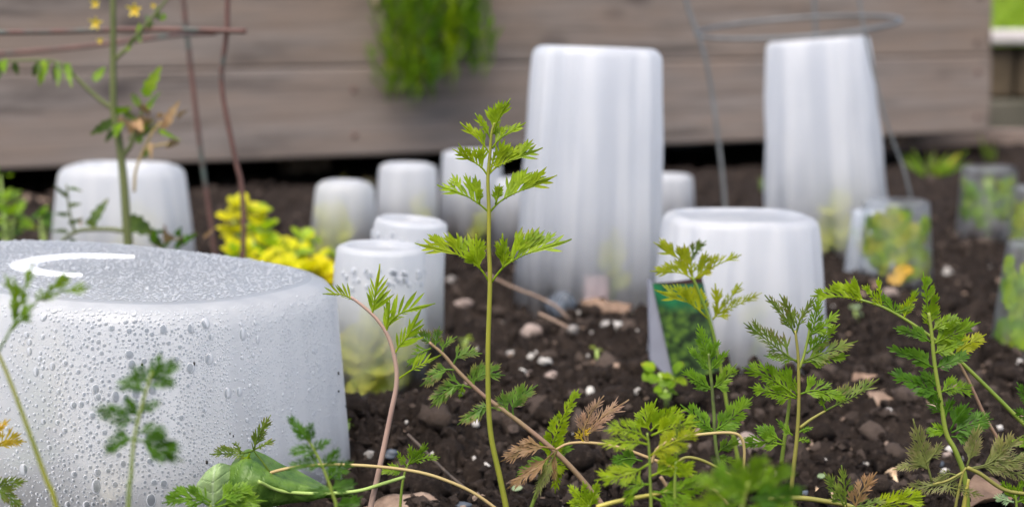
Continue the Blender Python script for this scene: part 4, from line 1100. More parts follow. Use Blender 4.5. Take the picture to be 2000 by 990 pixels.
carrot('pink-stemmed seedling with slender bright leaves leaning towards the big tub', .71,
       [(722, 1000), (740, 920), (763, 810), (775, 745), (770, 695), (757, 655), (735, 622), (708, 597), (685, 580)],
       [F((690, 585), (668, 575), (638, 574), start=.1, lf=.5, n=3, sides=(.35, 1), ang=46, teeth=False, wf=.24),
        F((727, 612), (731, 590), (740, 528), start=.12, lf=.52, n=3, sides=(.75, 1), ang=38, teeth=False, wf=.24),
        F((752, 650), (757, 625), (760, 592), start=.2, lf=.55, n=1, sides=(.8, .9), ang=30, teeth=False, wf=.28),
        F((753, 648), (765, 625), (795, 606), (836, 596), start=.25, lf=.46, n=3, sides=(1, .35), ang=42, teeth=False, wf=.24),
        F((771, 690), (780, 675), (800, 650), (818, 612), start=.3, lf=.52, n=3, sides=(.6, .85), ang=36, teeth=False, wf=.25),
        F((775, 742), (798, 726), (822, 712), (848, 700), start=.5, lf=.4, n=2, sides=(.8, .4), teeth=False, wf=.25, lmat=None) if False else F((775, 742), (798, 726), (822, 712), (850, 698), start=.5, lf=.4, n=2, sides=(.8, .4), teeth=False, wf=.25)],
       smat='mauve', lmat='bright', r=(7.5, 3.6), seed=2)
carrot('purple-tipped seedling whose stem leans up leftwards across the tallest seedling', .75,
       [(1185, 1000), (1140, 940), (1085, 882), (1012, 822), (942, 770), (892, 722), (866, 692), (838, 668)],
       [F((1003, 815), (1002, 795), (1015, 775), (1042, 757), start=.35, lf=.5, n=3, sides=(.9, .8), m='purple'),
        F((1000, 812), (985, 790), (982, 768), start=.3, lf=.6, n=2, sides=(.8, .7), m='purple'),
        F((980, 800), (950, 795), (925, 805), (903, 822), start=.3, lf=.42, n=3, sides=(.9, .5), m='purple'),
        F((925, 757), (928, 742), (950, 730), (978, 732), start=.3, lf=.5, n=3, sides=(1, .5), m='purple'),
        F((922, 755), (925, 735), (932, 718), start=.2, lf=.6, n=2, sides=(.7, .7), m='purple'),
        F((922, 757), (895, 752), (870, 765), (848, 788), start=.3, lf=.46, n=3, sides=(.8, .8), m='purple'),
        F((905, 750), (898, 775), start=.2, lf=.6, n=1, sides=(.7, .7), m='mid'),
        F((890, 722), (868, 722), (848, 732), (828, 748), start=.3, lf=.46, n=3, sides=(.9, .7), m='purple'),
        F((885, 712), (893, 698), (912, 690), (934, 690), start=.3, lf=.5, n=3, sides=(.8, .6), m='purple'),
        F((862, 692), (870, 672), (888, 660), start=.3, lf=.5, n=2, sides=(.8, .6), m='purple'),
        F((850, 680), (852, 662), (857, 642), start=.2, lf=.6, n=2, sides=(.8, .8), m='purple'),
        F((845, 675), (825, 660), (800, 652), start=.2, lf=.5, n=3, sides=(.4, .9), m='purple'),
        F((842, 680), (820, 690), (800, 710), start=.2, lf=.5, n=2, sides=(.8, .8), m='mid')],
       smat='rosy', lmat='purple', r=(7.5, 4), seed=3)
carrot('lime-leaved seedling rising across the green picture tag', .83,
       [(1442, 900), (1424, 815), (1408, 720), (1388, 632), (1366, 572), (1352, 540)],
       [F((1386, 626), (1362, 603), (1335, 586), (1293, 571), start=.3, lf=.44, n=3, sides=(.1, 1), ang=36),
        F((1381, 612), (1376, 595), (1372, 572), start=.2, lf=.6, n=1, sides=(.5, .7), wf=.36),
        F((1392, 624), (1402, 606), (1398, 562), start=.2, lf=.6, n=2, sides=(.6, .7), wf=.32),
        F((1402, 610), (1420, 590), (1444, 559), start=.3, lf=.46, n=2, sides=(.6, .3), wf=.28),
        F((1402, 612), (1430, 600), (1477, 577), start=.4, lf=.4, n=2, sides=(.8, .4), ang=30, wf=.22),
        F((1356, 548), (1330, 533), (1281, 530), start=.3, lf=.46, n=3, sides=(.1, .9), ang=34),
        F((1352, 540), (1335, 512), (1287, 480), start=.3, lf=.46, n=3, sides=(.15, .9), ang=34),
        F((1353, 542), (1350, 520), (1343, 502), start=.2, lf=.65, n=1, sides=(.6, .6), wf=.34),
        F((1358, 545), (1372, 525), (1378, 497), start=.2, lf=.6, n=2, sides=(.8, .8), wf=.32),
        F((1362, 545), (1380, 525), (1398, 502), start=.3, lf=.5, n=1, sides=(.5, .6), wf=.3),
        F((1365, 545), (1395, 520), (1437, 502), start=.4, lf=.4, n=2, sides=(.9, .2), ang=30, wf=.22),
        F((1350, 525), (1352, 500), (1374, 476), start=.3, lf=.5, n=2, sides=(.9, .5), o=.04, m='olivegreen')],
       smat='green', lmat='lime', r=(5, 4), seed=4)
carrot('short fern-like seedling with soil stuck on its stem before the picture tag', .745,
       [(1407, 925), (1398, 870), (1394, 800), (1390, 750), (1386, 715), (1384, 690)],
       [F((1394, 840), (1372, 825), (1337, 796), start=.15, lf=.42, n=4, sides=(.7, 1), ang=44),
        F((1393, 842), (1378, 838), (1360, 832), start=.2, lf=.55, n=2, sides=(.8, .6)),
        F((1396, 840), (1425, 820), (1462, 783), start=.15, lf=.42, n=4, sides=(1, .8), ang=44),
        F((1398, 842), (1418, 838), (1440, 830), start=.2, lf=.5, n=2, sides=(.8, .8)),
        F((1391, 758), (1368, 748), (1336, 727), start=.15, lf=.44, n=4, sides=(.6, 1), ang=42),
        F((1390, 760), (1375, 758), (1358, 758), start=.2, lf=.5, n=2, sides=(.6, .8)),
        F((1392, 757), (1410, 745), (1434, 716), start=.15, lf=.46, n=4, sides=(1, .9), ang=42),
        F((1386, 722), (1368, 705), (1348, 684), start=.1, lf=.46, n=4, sides=(.5, .9), ang=40),
        F((1388, 722), (1402, 708), (1420, 688), start=.1, lf=.46, n=4, sides=(.9, .6), ang=40),
        F((1385, 710), (1378, 680), (1366, 642), start=.05, lf=.40, n=5, sides=(.9, .9), ang=40),
        F((1386, 705), (1392, 685), (1402, 668), start=.1, lf=.5, n=3, sides=(.8, .8)),
        F((1400, 885), (1420, 870), (1440, 860), start=.2, lf=.5, n=3, sides=(.8, .8), m='mid', o=.01),
        F((1398, 890), (1412, 895), (1432, 898), start=.2, lf=.5, n=3, sides=(.8, .8), m='mid', o=.01)],
       smat='dirty', lmat='fern', r=(5, 4), seed=5)
carrot('airy double-stemmed seedling right of the fern-like one, leaves bronzed at the tips', .735,
       [(1543, 1000), (1548, 930), (1556, 860), (1560, 790), (1559, 700), (1553, 645)],
       [F((1553, 652), (1535, 622), (1502, 585), start=.2, lf=.42, n=3, sides=(.7, .9), ang=30, wf=.24, m='olivegreen'),
        F((1552, 640), (1545, 612), (1527, 582), start=.2, lf=.5, n=2, sides=(.7, .7), ang=28, wf=.26, m='olivegreen'),
        F((1555, 650), (1566, 618), (1586, 588), start=.2, lf=.45, n=2, sides=(.6, .7), ang=30, wf=.26, m='olivegreen'),
        F((1558, 708), (1525, 685), (1496, 662), (1466, 640), start=.2, lf=.34, n=5, sides=(.6, 1), ang=40, wf=.22, m='olivegreen'),
        F((1556, 704), (1530, 698), (1500, 695), start=.2, lf=.45, n=3, sides=(.7, .6), wf=.24),
        F((1578, 665), (1590, 635), (1598, 588), start=.2, lf=.42, n=3, sides=(.7, .8), wf=.28, m='mid'),
        F((1580, 655), (1605, 640), (1632, 612), start=.2, lf=.46, n=2, sides=(.6, .8), wf=.36),
        F((1575, 690), (1600, 668), (1632, 640), start=.2, lf=.42, n=3, sides=(.8, .7), wf=.30),
        F((1570, 705), (1605, 690), (1662, 670), start=.2, lf=.38, n=4, sides=(1, .8), wf=.28, m='olivegreen'),
        F((1568, 708), (1605, 702), (1648, 695), start=.2, lf=.4, n=3, sides=(.7, .7), wf=.32),
        F((1556, 775), (1530, 755), (1500, 735), (1464, 722), start=.2, lf=.40, n=4, sides=(.6, 1), wf=.28),
        F((1555, 778), (1520, 768), (1474, 758), start=.2, lf=.4, n=3, sides=(.8, .8), wf=.28),
        F((1557, 770), (1550, 752), (1538, 732), start=.2, lf=.5, n=2, sides=(.8, .8), wf=.32),
        F((1560, 770), (1590, 762), (1620, 770), (1645, 776), start=.15, lf=.36, n=5, sides=(1, .8), wf=.26),
        F((1612, 800), (1606, 785), (1602, 770), start=.3, lf=.5, n=2, sides=(.7, .7), wf=.28),
        F((1610, 803), (1640, 787), (1670, 772), (1704, 748), start=.3, lf=.36, n=4, sides=(1, .3), ang=48, wf=.24, m='olivegreen'),
        F((1530, 868), (1495, 862), (1455, 868), start=.15, lf=.42, n=4, sides=(.8, 1), wf=.26, m='fern'),
        F((1528, 862), (1505, 848), (1480, 838), start=.2, lf=.5, n=3, sides=(.8, .9), wf=.3, m='fern'),
        F((1548, 850), (1535, 838), (1520, 822), start=.2, lf=.5, n=2, sides=(.7, .7), m='fern'),
        F((1558, 845), (1572, 838), (1584, 835), start=.2, lf=.5, n=2, sides=(.7, .7), m='fern'),
        F((1556, 862), (1570, 858), (1580, 862), start=.2, lf=.5, n=2, sides=(.7, .7), m='fern')],
       smat='olive', lmat='mid', r=(6.5, 3.6), seed=6,
       extra_stems=[U(pts=[(1526, 905), (1532, 860), (1540, 800), (1544, 760)], r=(4.5, 3), dd=.008, m='green'),
                    U(pts=[(1562, 835), (1585, 818), (1612, 802)], r=(3.5, 2.5)),
                    U(pts=[(1561, 720), (1570, 695), (1578, 660), (1583, 630)], r=(3.2, 2.2), m='green')])
carrot('bushy deep green seedling near the right edge with stacked toothed leaves', .725,
       [(1890, 1000), (1884, 930), (1866, 880), (1848, 845), (1838, 785), (1826, 715), (1820, 655), (1814, 610)],
       [F((1816, 640), (1812, 600), (1805, 545), start=.08, lf=.34, n=5, sides=(.5, 1), ang=46, wf=.36, m='mid'),
        F((1820, 645), (1845, 632), (1872, 625), start=.1, lf=.44, n=4, sides=(.9, .7), wf=.36, m='mid'),
        F((1818, 668), (1795, 655), (1754, 643), start=.12, lf=.36, n=4, sides=(.6, .9), ang=36, wf=.42),
        F((1822, 672), (1855, 655), (1903, 634), start=.12, lf=.40, n=4, sides=(1, .7), ang=40, wf=.36, m='mid'),
        F((1824, 690), (1850, 680), (1880, 668), start=.12, lf=.40, n=4, sides=(.9, .7), wf=.38, m='mid'),
        F((1823, 718), (1790, 700), (1744, 682), start=.12, lf=.34, n=4, sides=(.6, .9), ang=36, wf=.44),
        F((1826, 718), (1855, 708), (1888, 696), start=.12, lf=.40, n=4, sides=(.9, .6), wf=.42),
        F((1834, 768), (1795, 752), (1747, 732), start=.1, lf=.36, n=4, sides=(.8, .9), ang=38, wf=.44),
        F((1834, 760), (1815, 740), (1800, 728), start=.2, lf=.5, n=2, sides=(.7, .8), wf=.4),
        F((1838, 765), (1865, 758), (1895, 768), start=.08, lf=.44, n=5, sides=(1, .7), ang=48, wf=.26, m='mid'),
        F((1843, 812), (1828, 790), (1820, 770), start=.2, lf=.46, n=3, sides=(.8, .8), wf=.3),
        F((1846, 815), (1852, 795), (1860, 780), start=.2, lf=.5, n=3, sides=(.8, .8), wf=.32),
        F((1852, 845), (1832, 840), (1814, 845), start=.15, lf=.5, n=4, sides=(.9, .9), wf=.34, m='mid'),
        F((1856, 840), (1870, 815), (1888, 792), start=.3, lf=.5, n=3, sides=(.8, .8), wf=.34),
        F((1858, 845), (1890, 830), (1930, 820), start=.2, lf=.44, n=5, sides=(1, .9), wf=.28),
        F((1858, 852), (1880, 855), (1905, 862), start=.2, lf=.44, n=3, sides=(.8, .8), wf=.3)],
       smat='green', lmat='deep', r=(7.5, 4.5), seed=7, big=1.12)
carrot('long arching seedling entering from the right edge, its bright tip hanging over the printed cup', .745,
       [(2060, 885), (2000, 828), (1940, 768), (1878, 708), (1825, 663), (1775, 628), (1725, 600), (1680, 585)],
       [F((1690, 588), (1650, 580), (1596, 578), start=.05, lf=.42, n=6, sides=(.15, 1), ang=50, wf=.34),
        F((1672, 584), (1668, 565), (1668, 545), start=.1, lf=.6, n=2, sides=(.7, .7), wf=.34),
        F((1720, 598), (1705, 580), (1688, 562), start=.2, lf=.5, n=2, sides=(.5, .8), wf=.38),
        F((1722, 598), (1718, 575), (1716, 548), start=.2, lf=.5, n=1, sides=(.4, .5), wf=.34),
        F((1750, 612), (1735, 595), (1722, 580), start=.1, lf=.5, n=3, sides=(.6, .9), wf=.3, m='fern'),
        F((1765, 622), (1775, 600), (1790, 570), start=.15, lf=.44, n=4, sides=(.9, .6), wf=.32),
        F((1745, 610), (1765, 605), (1782, 600), start=.1, lf=.5, n=3, sides=(.9, .5), wf=.3, m='fern'),
        F((1862, 695), (1885, 675), (1918, 657), start=.2, lf=.44, n=4, sides=(.9, .9), wf=.36, m='lime'),
        F((1858, 690), (1870, 670), (1880, 655), start=.2, lf=.5, n=2, sides=(.8, .8), wf=.34)],
       smat='green', lmat='bright', r=(5.5, 3.4), seed=8, sink=False,
       extra_stems=[U(pts=[(1872, 705), (1895, 750), (1925, 815), (1952, 862), (1975, 905)], r=(3, 4), m='rosy')])
carrot('low olive-bronze seedling with spidery leaves spread on the soil lower right', .70,
       [(1865, 1000), (1872, 960), (1880, 925), (1888, 912)],
       [F((1820, 940), (1812, 910), (1802, 880), (1788, 833), start=.35, lf=.42, n=4, sides=(.9, .7), wf=.24, ang=34),
        F((1808, 905), (1825, 885), (1836, 868), start=.3, lf=.55, n=2, sides=(.7, .8), wf=.28),
        F((1812, 915), (1785, 908), (1752, 915), start=.3, lf=.48, n=3, sides=(.6, .8), wf=.24),
        F((1888, 912), (1898, 880), (1910, 838), start=.3, lf=.42, n=4, sides=(.9, .9), wf=.24, ang=30),
        F((1890, 915), (1930, 905), (1960, 880), (1985, 860), start=.4, lf=.40, n=3, sides=(.9, .5), wf=.24),
        F((1950, 900), (1955, 880), (1958, 862), start=.2, lf=.6, n=2, sides=(.8, .8), wf=.26),
        F((1892, 917), (1940, 912), (2005, 930), start=.35, lf=.36, n=5, sides=(1, .7), wf=.18),
        F((1895, 918), (1945, 905), (2010, 895), start=.35, lf=.36, n=4, sides=(.9, .8), wf=.2),
        F((1880, 925), (1845, 945), (1800, 950), start=.4, lf=.4, n=4, sides=(.8, .8), wf=.16),
        F((1875, 930), (1850, 925), (1828, 940), start=.4, lf=.4, n=3, sides=(.8, .8), wf=.18),
        F((1830, 945), (1790, 955), (1745, 975), start=.3, lf=.36, n=4, sides=(.8, .8), wf=.16),
        F((1832, 945), (1870, 955), (1910, 965), start=.3, lf=.36, n=4, sides=(.8, .8), wf=.16)],
       smat='olive', lmat='olive', r=(4, 3), seed=9, extra_stems=[U(pts=[(1888, 912), (1915, 925), (1960, 955), (2010, 965)], r=(4.5, 4)), U(pts=[(1880, 922), (1850, 938), (1822, 945)], r=(3, 2.4))])
carrot('wilting seedling arching low with tan fan leaves hanging over a bright fern leaf', .735,
       [(1400, 960), (1330, 920), (1265, 893), (1205, 872), (1150, 864), (1110, 866), (1085, 878)],
       [F((1088, 877), (1055, 872), (1025, 878), (990, 895), start=.3, lf=.42, n=3, sides=(.9, .9), wf=.22, ang=26),
        F((1088, 878), (1050, 910), (1002, 945), start=.35, lf=.4, n=3, sides=(.8, .8), wf=.22, ang=24, m='brown'),
        F((1086, 880), (1070, 915), (1048, 962), start=.35, lf=.42, n=3, sides=(.8, .8), wf=.2, ang=22, m='olive'),
        F((1087, 880), (1082, 900), (1082, 935), start=.3, lf=.5, n=2, sides=(.8, .7), wf=.24, ang=24),
        F((1145, 864), (1140, 845), (1145, 825), (1158, 800), (1172, 782), start=.3, lf=.36, n=4, sides=(.9, .6), wf=.22, ang=34, m='rose'),
        F((1148, 862), (1150, 845), (1175, 815), (1216, 788), start=.3, lf=.40, n=5, sides=(.9, .8), wf=.18, ang=30, m='rose'),
        F((1140, 864), (1135, 850), (1150, 838), start=.3, lf=.6, n=2, sides=(.8, .8), wf=.28, m='yellow')],
       smat='tan', lmat='brown', r=(4.5, 3.6), seed=10)
carrot('bright narrow fern leaf standing upright behind the tan fan leaves', .765,
       [(1035, 1000), (1047, 965), (1062, 920), (1072, 890)],
       [F((1070, 895), (1085, 850), (1102, 810), (1121, 776), start=.02, lf=.22, n=9, sides=(1, 1), ang=50, wf=.42, drop=.5),
        F((1070, 900), (1045, 905), (1015, 925), start=.1, lf=.36, n=5, sides=(.9, .9), wf=.34, m='fern'),
        F((1070, 905), (1090, 910), (1085, 955), start=.2, lf=.4, n=4, sides=(.8, .8), wf=.36),
        F((1068, 892), (1095, 880), (1112, 872), start=.1, lf=.5, n=3, sides=(.8, .8), wf=.34, m='fern')],
       smat='green', lmat='bright', r=(5.5, 4), seed=11)
carrot('sprawling bright seedling cluster lower centre with crowded feathery leaves', .625,
       [(1272, 1010), (1270, 940), (1268, 880), (1264, 845)],
       [F((1266, 860), (1245, 845), (1215, 838), (1190, 840), start=.2, lf=.40, n=3, sides=(.6, .9), wf=.22),
        F((1266, 868), (1235, 862), (1180, 866), start=.3, lf=.4, n=3, sides=(.8, .7), wf=.2),
        F((1268, 905), (1230, 925), (1175, 935), start=.3, lf=.4, n=4, sides=(.7, .9), wf=.24),
        F((1268, 840), (1264, 820), (1280, 785), start=.15, lf=.5, n=3, sides=(.9, .8), wf=.36, o=.06),
        F((1270, 842), (1290, 825), (1332, 803), start=.2, lf=.46, n=3, sides=(.9, .7), wf=.34, o=.05),
        F((1272, 850), (1310, 835), (1355, 825), start=.2, lf=.42, n=3, sides=(.9, .8), wf=.3, o=.03),
        F((1270, 890), (1300, 870), (1360, 845), start=.35, lf=.4, n=3, sides=(.8, .8), wf=.24, m='lime'),
        F((1320, 900), (1325, 870), (1328, 830), start=.2, lf=.4, n=3, sides=(.8, .8), wf=.3, m='olivegreen', o=.02),
        F((1318, 915), (1300, 895), (1285, 880), start=.2, lf=.5, n=3, sides=(.8, .8), wf=.34, m='lime'),
        F((1270, 930), (1310, 915), (1350, 920), start=.2, lf=.42, n=4, sides=(.9, .8), wf=.34, m='bright'),
        F((1270, 945), (1240, 950), (1225, 985), start=.2, lf=.42, n=4, sides=(.8, .8), wf=.36, m='mid'),
        F((1275, 960), (1320, 960), (1370, 940), start=.2, lf=.4, n=4, sides=(.9, .9), wf=.34, m='mid'),
        F((1275, 970), (1310, 985), (1350, 998), start=.2, lf=.4, n=4, sides=(.9, .9), wf=.34, m='mid'),
        F((1255, 900), (1225, 895), (1200, 905), start=.2, lf=.5, n=3, sides=(.8, .8), wf=.4, m='deep', o=.06)],
       smat='green', lmat='bright', r=(4.5, 3), seed=12, big=1.12, extra_stems=[U(pts=[(1318, 1000), (1318, 950), (1320, 900)], r=(4, 3)), U(pts=[(1345, 1000), (1310, 960), (1290, 930)], r=(5, 4), m='rosy', dd=.03)])
carrot('blurred leafy clump at the bottom edge right of centre, nearest to the camera', .50,
       [(1445, 1040), (1450, 990), (1462, 940)],
       [F((1462, 960), (1470, 920), (1490, 895), start=.1, lf=.46, n=3, sides=(.9, .9), wf=.36),
        F((1465, 960), (1500, 935), (1540, 915), start=.1, lf=.42, n=4, sides=(.9, .9), wf=.34),
        F((1460, 960), (1445, 925), (1440, 900), start=.1, lf=.46, n=3, sides=(.9, .9), wf=.34),
        F((1455, 965), (1410, 945), (1370, 935), start=.1, lf=.40, n=4, sides=(.9, .9), wf=.34),
        F((1455, 980), (1400, 985), (1350, 990), start=.1, lf=.4, n=4, sides=(.9, .9), wf=.34),
        F((1465, 975), (1510, 970), (1560, 955), start=.1, lf=.4, n=4, sides=(.9, .9), wf=.34, m='deep'),
        F((1460, 990), (1500, 1000), (1550, 995), start=.1, lf=.4, n=4, sides=(.9, .9), wf=.36),
        F((1455, 985), (1440, 960), (1400, 905), start=.2, lf=.4, n=4, sides=(.9, .9), wf=.3, m='fern')],
       smat='green', lmat='mid', r=(5, 4), seed=13, big=1.1)
carrot('blurred dark green seedling standing before the middle of the big tub', .51,
       [(250, 1010), (256, 930), (262, 860), (275, 800), (288, 755), (298, 725)],
       [F((285, 765), (258, 752), (232, 758), start=.1, lf=.44, n=3, sides=(.6, 1), wf=.36),
        F((290, 750), (275, 730), (258, 722), start=.1, lf=.46, n=2, sides=(.6, .9), wf=.36),
        F((292, 752), (318, 750), (340, 752), start=.1, lf=.44, n=3, sides=(1, .6), wf=.38),
        F((295, 740), (305, 715), (312, 694), start=.1, lf=.46, n=2, sides=(.8, .8), wf=.38),
        F((296, 742), (322, 722), (346, 710), start=.1, lf=.46, n=2, sides=(.8, .8), wf=.36),
        F((272, 812), (255, 795), (246, 780), start=.1, lf=.5, n=3, sides=(.7, .9), wf=.36, m='deep'),
        F((268, 822), (232, 815), (190, 800), start=.15, lf=.40, n=3, sides=(.7, .9), wf=.30),
        F((276, 805), (292, 795), (312, 785), start=.1, lf=.46, n=2, sides=(.8, .8), wf=.36),
        F((270, 845), (300, 840), (318, 850), start=.1, lf=.44, n=3, sides=(.9, .9), wf=.3),
        F((264, 858), (235, 860), (210, 885), start=.15, lf=.42, n=3, sides=(.8, .9), wf=.34, m='deep'),
        F((266, 858), (300, 868), (348, 895), start=.25, lf=.42, n=3, sides=(.9, .8), wf=.36)],
       smat='green', lmat='deep', r=(5, 4), seed=14, big=1.3)
carrot('blurred seedling at the left frame edge with a thick yellow-green stem', .53,
       [(118, 1020), (88, 930), (52, 830), (18, 740), (-12, 670)],
       [F((-5, 690), (20, 645), (34, 610), (28, 560), start=.55, lf=.34, n=2, sides=(.6, .9), wf=.34),
        F((34, 606), (45, 575), (60, 528), start=.1, lf=.5, n=1, sides=(.3, .5), wf=.3),
        F((30, 612), (25, 580), (12, 545), start=.1, lf=.5, n=1, sides=(.3, .5), wf=.3),
        F((22, 645), (60, 605), (85, 575), (128, 545), start=.6, lf=.34, n=1, sides=(.4, .4), wf=.34),
        F((80, 585), (110, 572), (165, 562), start=.1, lf=.5, n=1, sides=(.4, .4), wf=.3)],
       smat='hero', lmat='mid', r=(7, 4.5), seed=15)
carrot('small yellowing seedling leaves at the lower left frame edge', .66,
       [(-20, 1010), (-12, 940), (-10, 870)],
       [F((-10, 880), (10, 860), (44, 862), start=.2, lf=.5, n=3, sides=(.9, .8), wf=.3),
        F((-8, 850), (0, 835), (16, 822), start=.2, lf=.5, n=2, sides=(.9, .8), wf=.3),
        F((-12, 950), (10, 945), (46, 940), start=.2, lf=.46, n=3, sides=(.9, .9), wf=.3, m='olivegreen'),
        F((-10, 955), (12, 965), (40, 988), start=.2, lf=.46, n=3, sides=(.9, .9), wf=.34, m='olivegreen')],
       smat='gold', lmat='yellow', r=(4, 3), seed=16)
carrot('feathery blurred seedling beside the fallen leaf, before the right foot of the tub', .60,
       [(662, 1020), (650, 965), (632, 915), (615, 880), (600, 855)],
       [F((604, 862), (585, 840), (566, 818), start=.08, lf=.42, n=4, sides=(.8, .9), wf=.28, ang=36),
        F((606, 865), (605, 845), (604, 830), start=.1, lf=.5, n=3, sides=(.8, .9), wf=.28),
        F((618, 885), (592, 880), (570, 885), start=.1, lf=.46, n=3, sides=(.8, .9), wf=.26),
        F((612, 880), (628, 868), (642, 860), start=.1, lf=.5, n=2, sides=(.8, .8), wf=.3),
        F((630, 912), (600, 905), (568, 915), start=.1, lf=.42, n=4, sides=(.8, .9), wf=.26),
        F((632, 912), (648, 895), (658, 878), start=.1, lf=.5, n=3, sides=(.8, .8), wf=.28),
        F((640, 938), (660, 920), (684, 905), start=.1, lf=.44, n=4, sides=(.9, .8), wf=.28),
        F((645, 955), (668, 950), (692, 945), start=.1, lf=.46, n=3, sides=(.9, .8), wf=.36),
        F((648, 960), (630, 958), (610, 968), start=.1, lf=.46, n=3, sides=(.9, .8), wf=.32),
        F((655, 985), (680, 985), (702, 972), start=.1, lf=.46, n=3, sides=(.9, .8), wf=.4)],
       smat='green', lmat='deep', r=(4.5, 3.4), seed=17, big=1.15)
carrot('small fresh green seedling by the bark chip left of the tallest stem', .735,
       [(782, 985), (786, 945), (792, 918), (798, 905)],
       [F((792, 918), (772, 918), (745, 922), start=.2, lf=.46, n=3, sides=(.7, 1), wf=.34),
        F((794, 910), (786, 898), (778, 884), start=.2, lf=.5, n=2, sides=(.8, .8), wf=.3),
        F((797, 908), (805, 888), (800, 872), start=.2, lf=.5, n=2, sides=(.8, .8), wf=.26),
        F((800, 905), (820, 888), (832, 870), start=.15, lf=.5, n=4, sides=(.9, .6), wf=.26),
        F((802, 905), (825, 895), (852, 893), start=.3, lf=.45, n=2, sides=(.8, .5), wf=.28)],
       smat='green', lmat='mid', r=(3.6, 3), seed=18)
carrot('seedling shoot with a bending tan stem lying over the fallen leaf', .705,
       [(425, 995), (455, 965), (500, 935), (545, 918), (600, 909), (660, 907), (740, 911), (820, 922), (880, 941), (930, 965), (985, 1005)],
       [F((527, 922), (512, 900), (496, 880), (494, 872), start=.97, lf=.05, n=1, sides=(0, 0)),
        F((496, 876), (505, 850), (524, 818), start=.1, lf=.44, n=3, sides=(.9, .9), wf=.28, ang=26),
        F((495, 878), (512, 870), (532, 861), start=.3, lf=.6, n=1, sides=(.4, .4), wf=.36),
        F((494, 880), (470, 885), (445, 885), (420, 886), start=.25, lf=.34, n=4, sides=(.7, 1), wf=.28, ang=44),
        F((488, 884), (482, 898), (477, 914), start=.2, lf=.6, n=1, sides=(.6, .6), wf=.3, m='bright'),
        F((470, 885), (464, 870), (456, 866), start=.2, lf=.6, n=1, sides=(.6, .6), wf=.3)],
       smat='tan', lmat='olivegreen', r=(4, 4.6), seed=19, sink=False)
carrot('bright young leaves at the bottom edge left of the fallen leaf', .655,
       [(418, 1020), (415, 1000), (410, 985)],
       [F((410, 985), (370, 972), (328, 980), start=.2, lf=.44, n=3, sides=(.8, 1), wf=.3),
        F((412, 980), (390, 965), (370, 955), start=.2, lf=.5, n=2, sides=(.8, .9), wf=.3),
        F((420, 985), (450, 965), (488, 952), start=.3, lf=.5, n=2, sides=(.8, .9), wf=.34),
        F((422, 990), (460, 980), (510, 978), start=.3, lf=.46, n=2, sides=(.8, .9), wf=.34)],
       smat='green', lmat='fern', r=(4, 3), seed=20)
carrot('bright small leaf cluster at the bottom edge below the leaning pink stem', .665,
       [(1150, 1020), (1150, 1000), (1150, 985)],
       [F((1150, 990), (1132, 970), (1114, 952), start=.1, lf=.46, n=3, sides=(.8, .9), wf=.4),
        F((1152, 990), (1158, 970), (1166, 944), start=.1, lf=.46, n=3, sides=(.8, .9), wf=.36),
        F((1150, 990), (1130, 985), (1112, 982), start=.1, lf=.5, n=2, sides=(.8, .9), wf=.4),
        F((1152, 990), (1145, 965), (1140, 945), start=.1, lf=.5, n=2, sides=(.7, .7), wf=.36)],
       smat='green', lmat='bright', r=(4, 3), seed=21)
carrot('bronze and olive sprig at the bottom edge between the double-stemmed and deep green seedlings', .68,
       [(1640, 1020), (1645, 1000), (1652, 985)],
       [F((1650, 990), (1635, 960), (1615, 930), start=.15, lf=.46, n=2, sides=(.8, .8), wf=.26, m='olivegreen'),
        F((1652, 988), (1650, 955), (1645, 918), start=.15, lf=.46, n=2, sides=(.8, .8), wf=.24, m='olivegreen'),
        F((1668, 1000), (1680, 965), (1706, 930), start=.2, lf=.46, n=2, sides=(.8, .8), wf=.26, m='brown'),
        F((1655, 992), (1690, 985), (1725, 975), start=.2, lf=.46, n=2, sides=(.8, .8), wf=.26, m='olivegreen'),
        F((1670, 1002), (1740, 985), (1790, 972), start=.3, lf=.4, n=3, sides=(.8, .8), wf=.26, m='bright')],
       smat='olive', lmat='olivegreen', r=(4, 3), seed=22)
carrot('green seedling tuft at the lower right corner with a pale round leaf', .70,
       [(1985, 1010), (1985, 980), (1982, 965)],
       [F((1982, 975), (1970, 955), (1958, 945), start=.1, lf=.5, n=3, sides=(.8, .9), wf=.36),
        F((1984, 975), (1990, 955), (2000, 938), start=.1, lf=.5, n=3, sides=(.8, .9), wf=.34),
        F((1980, 980), (1960, 975), (1945, 972), start=.2, lf=.5, n=2, sides=(.8, .9), wf=.4, m='pale'),
        F((1986, 980), (2005, 975), (2025, 985), start=.1, lf=.5, n=3, sides=(.8, .9), wf=.34)],
       smat='green', lmat='mid', r=(4, 3), seed=23)
carrot('green seedling half out of frame at the right edge, middle height', .72,
       [(2030, 1010), (2028, 930), (2022, 860)],
       [F((2022, 870), (2005, 865), (1975, 862), start=.1, lf=.46, n=4, sides=(.8, .9), wf=.34, m='mid'),
        F((2024, 830), (2005, 815), (1985, 802), start=.1, lf=.46, n=3, sides=(.8, .9), wf=.34),
        F((2022, 790), (2005, 775), (1990, 752), start=.1, lf=.46, n=3, sides=(.8, .9), wf=.34),
        F((2022, 885), (2005, 890), (1985, 895), start=.1, lf=.46, n=3, sides=(.8, .9), wf=.34)],
       smat='green', lmat='deep', r=(4, 3), seed=24)
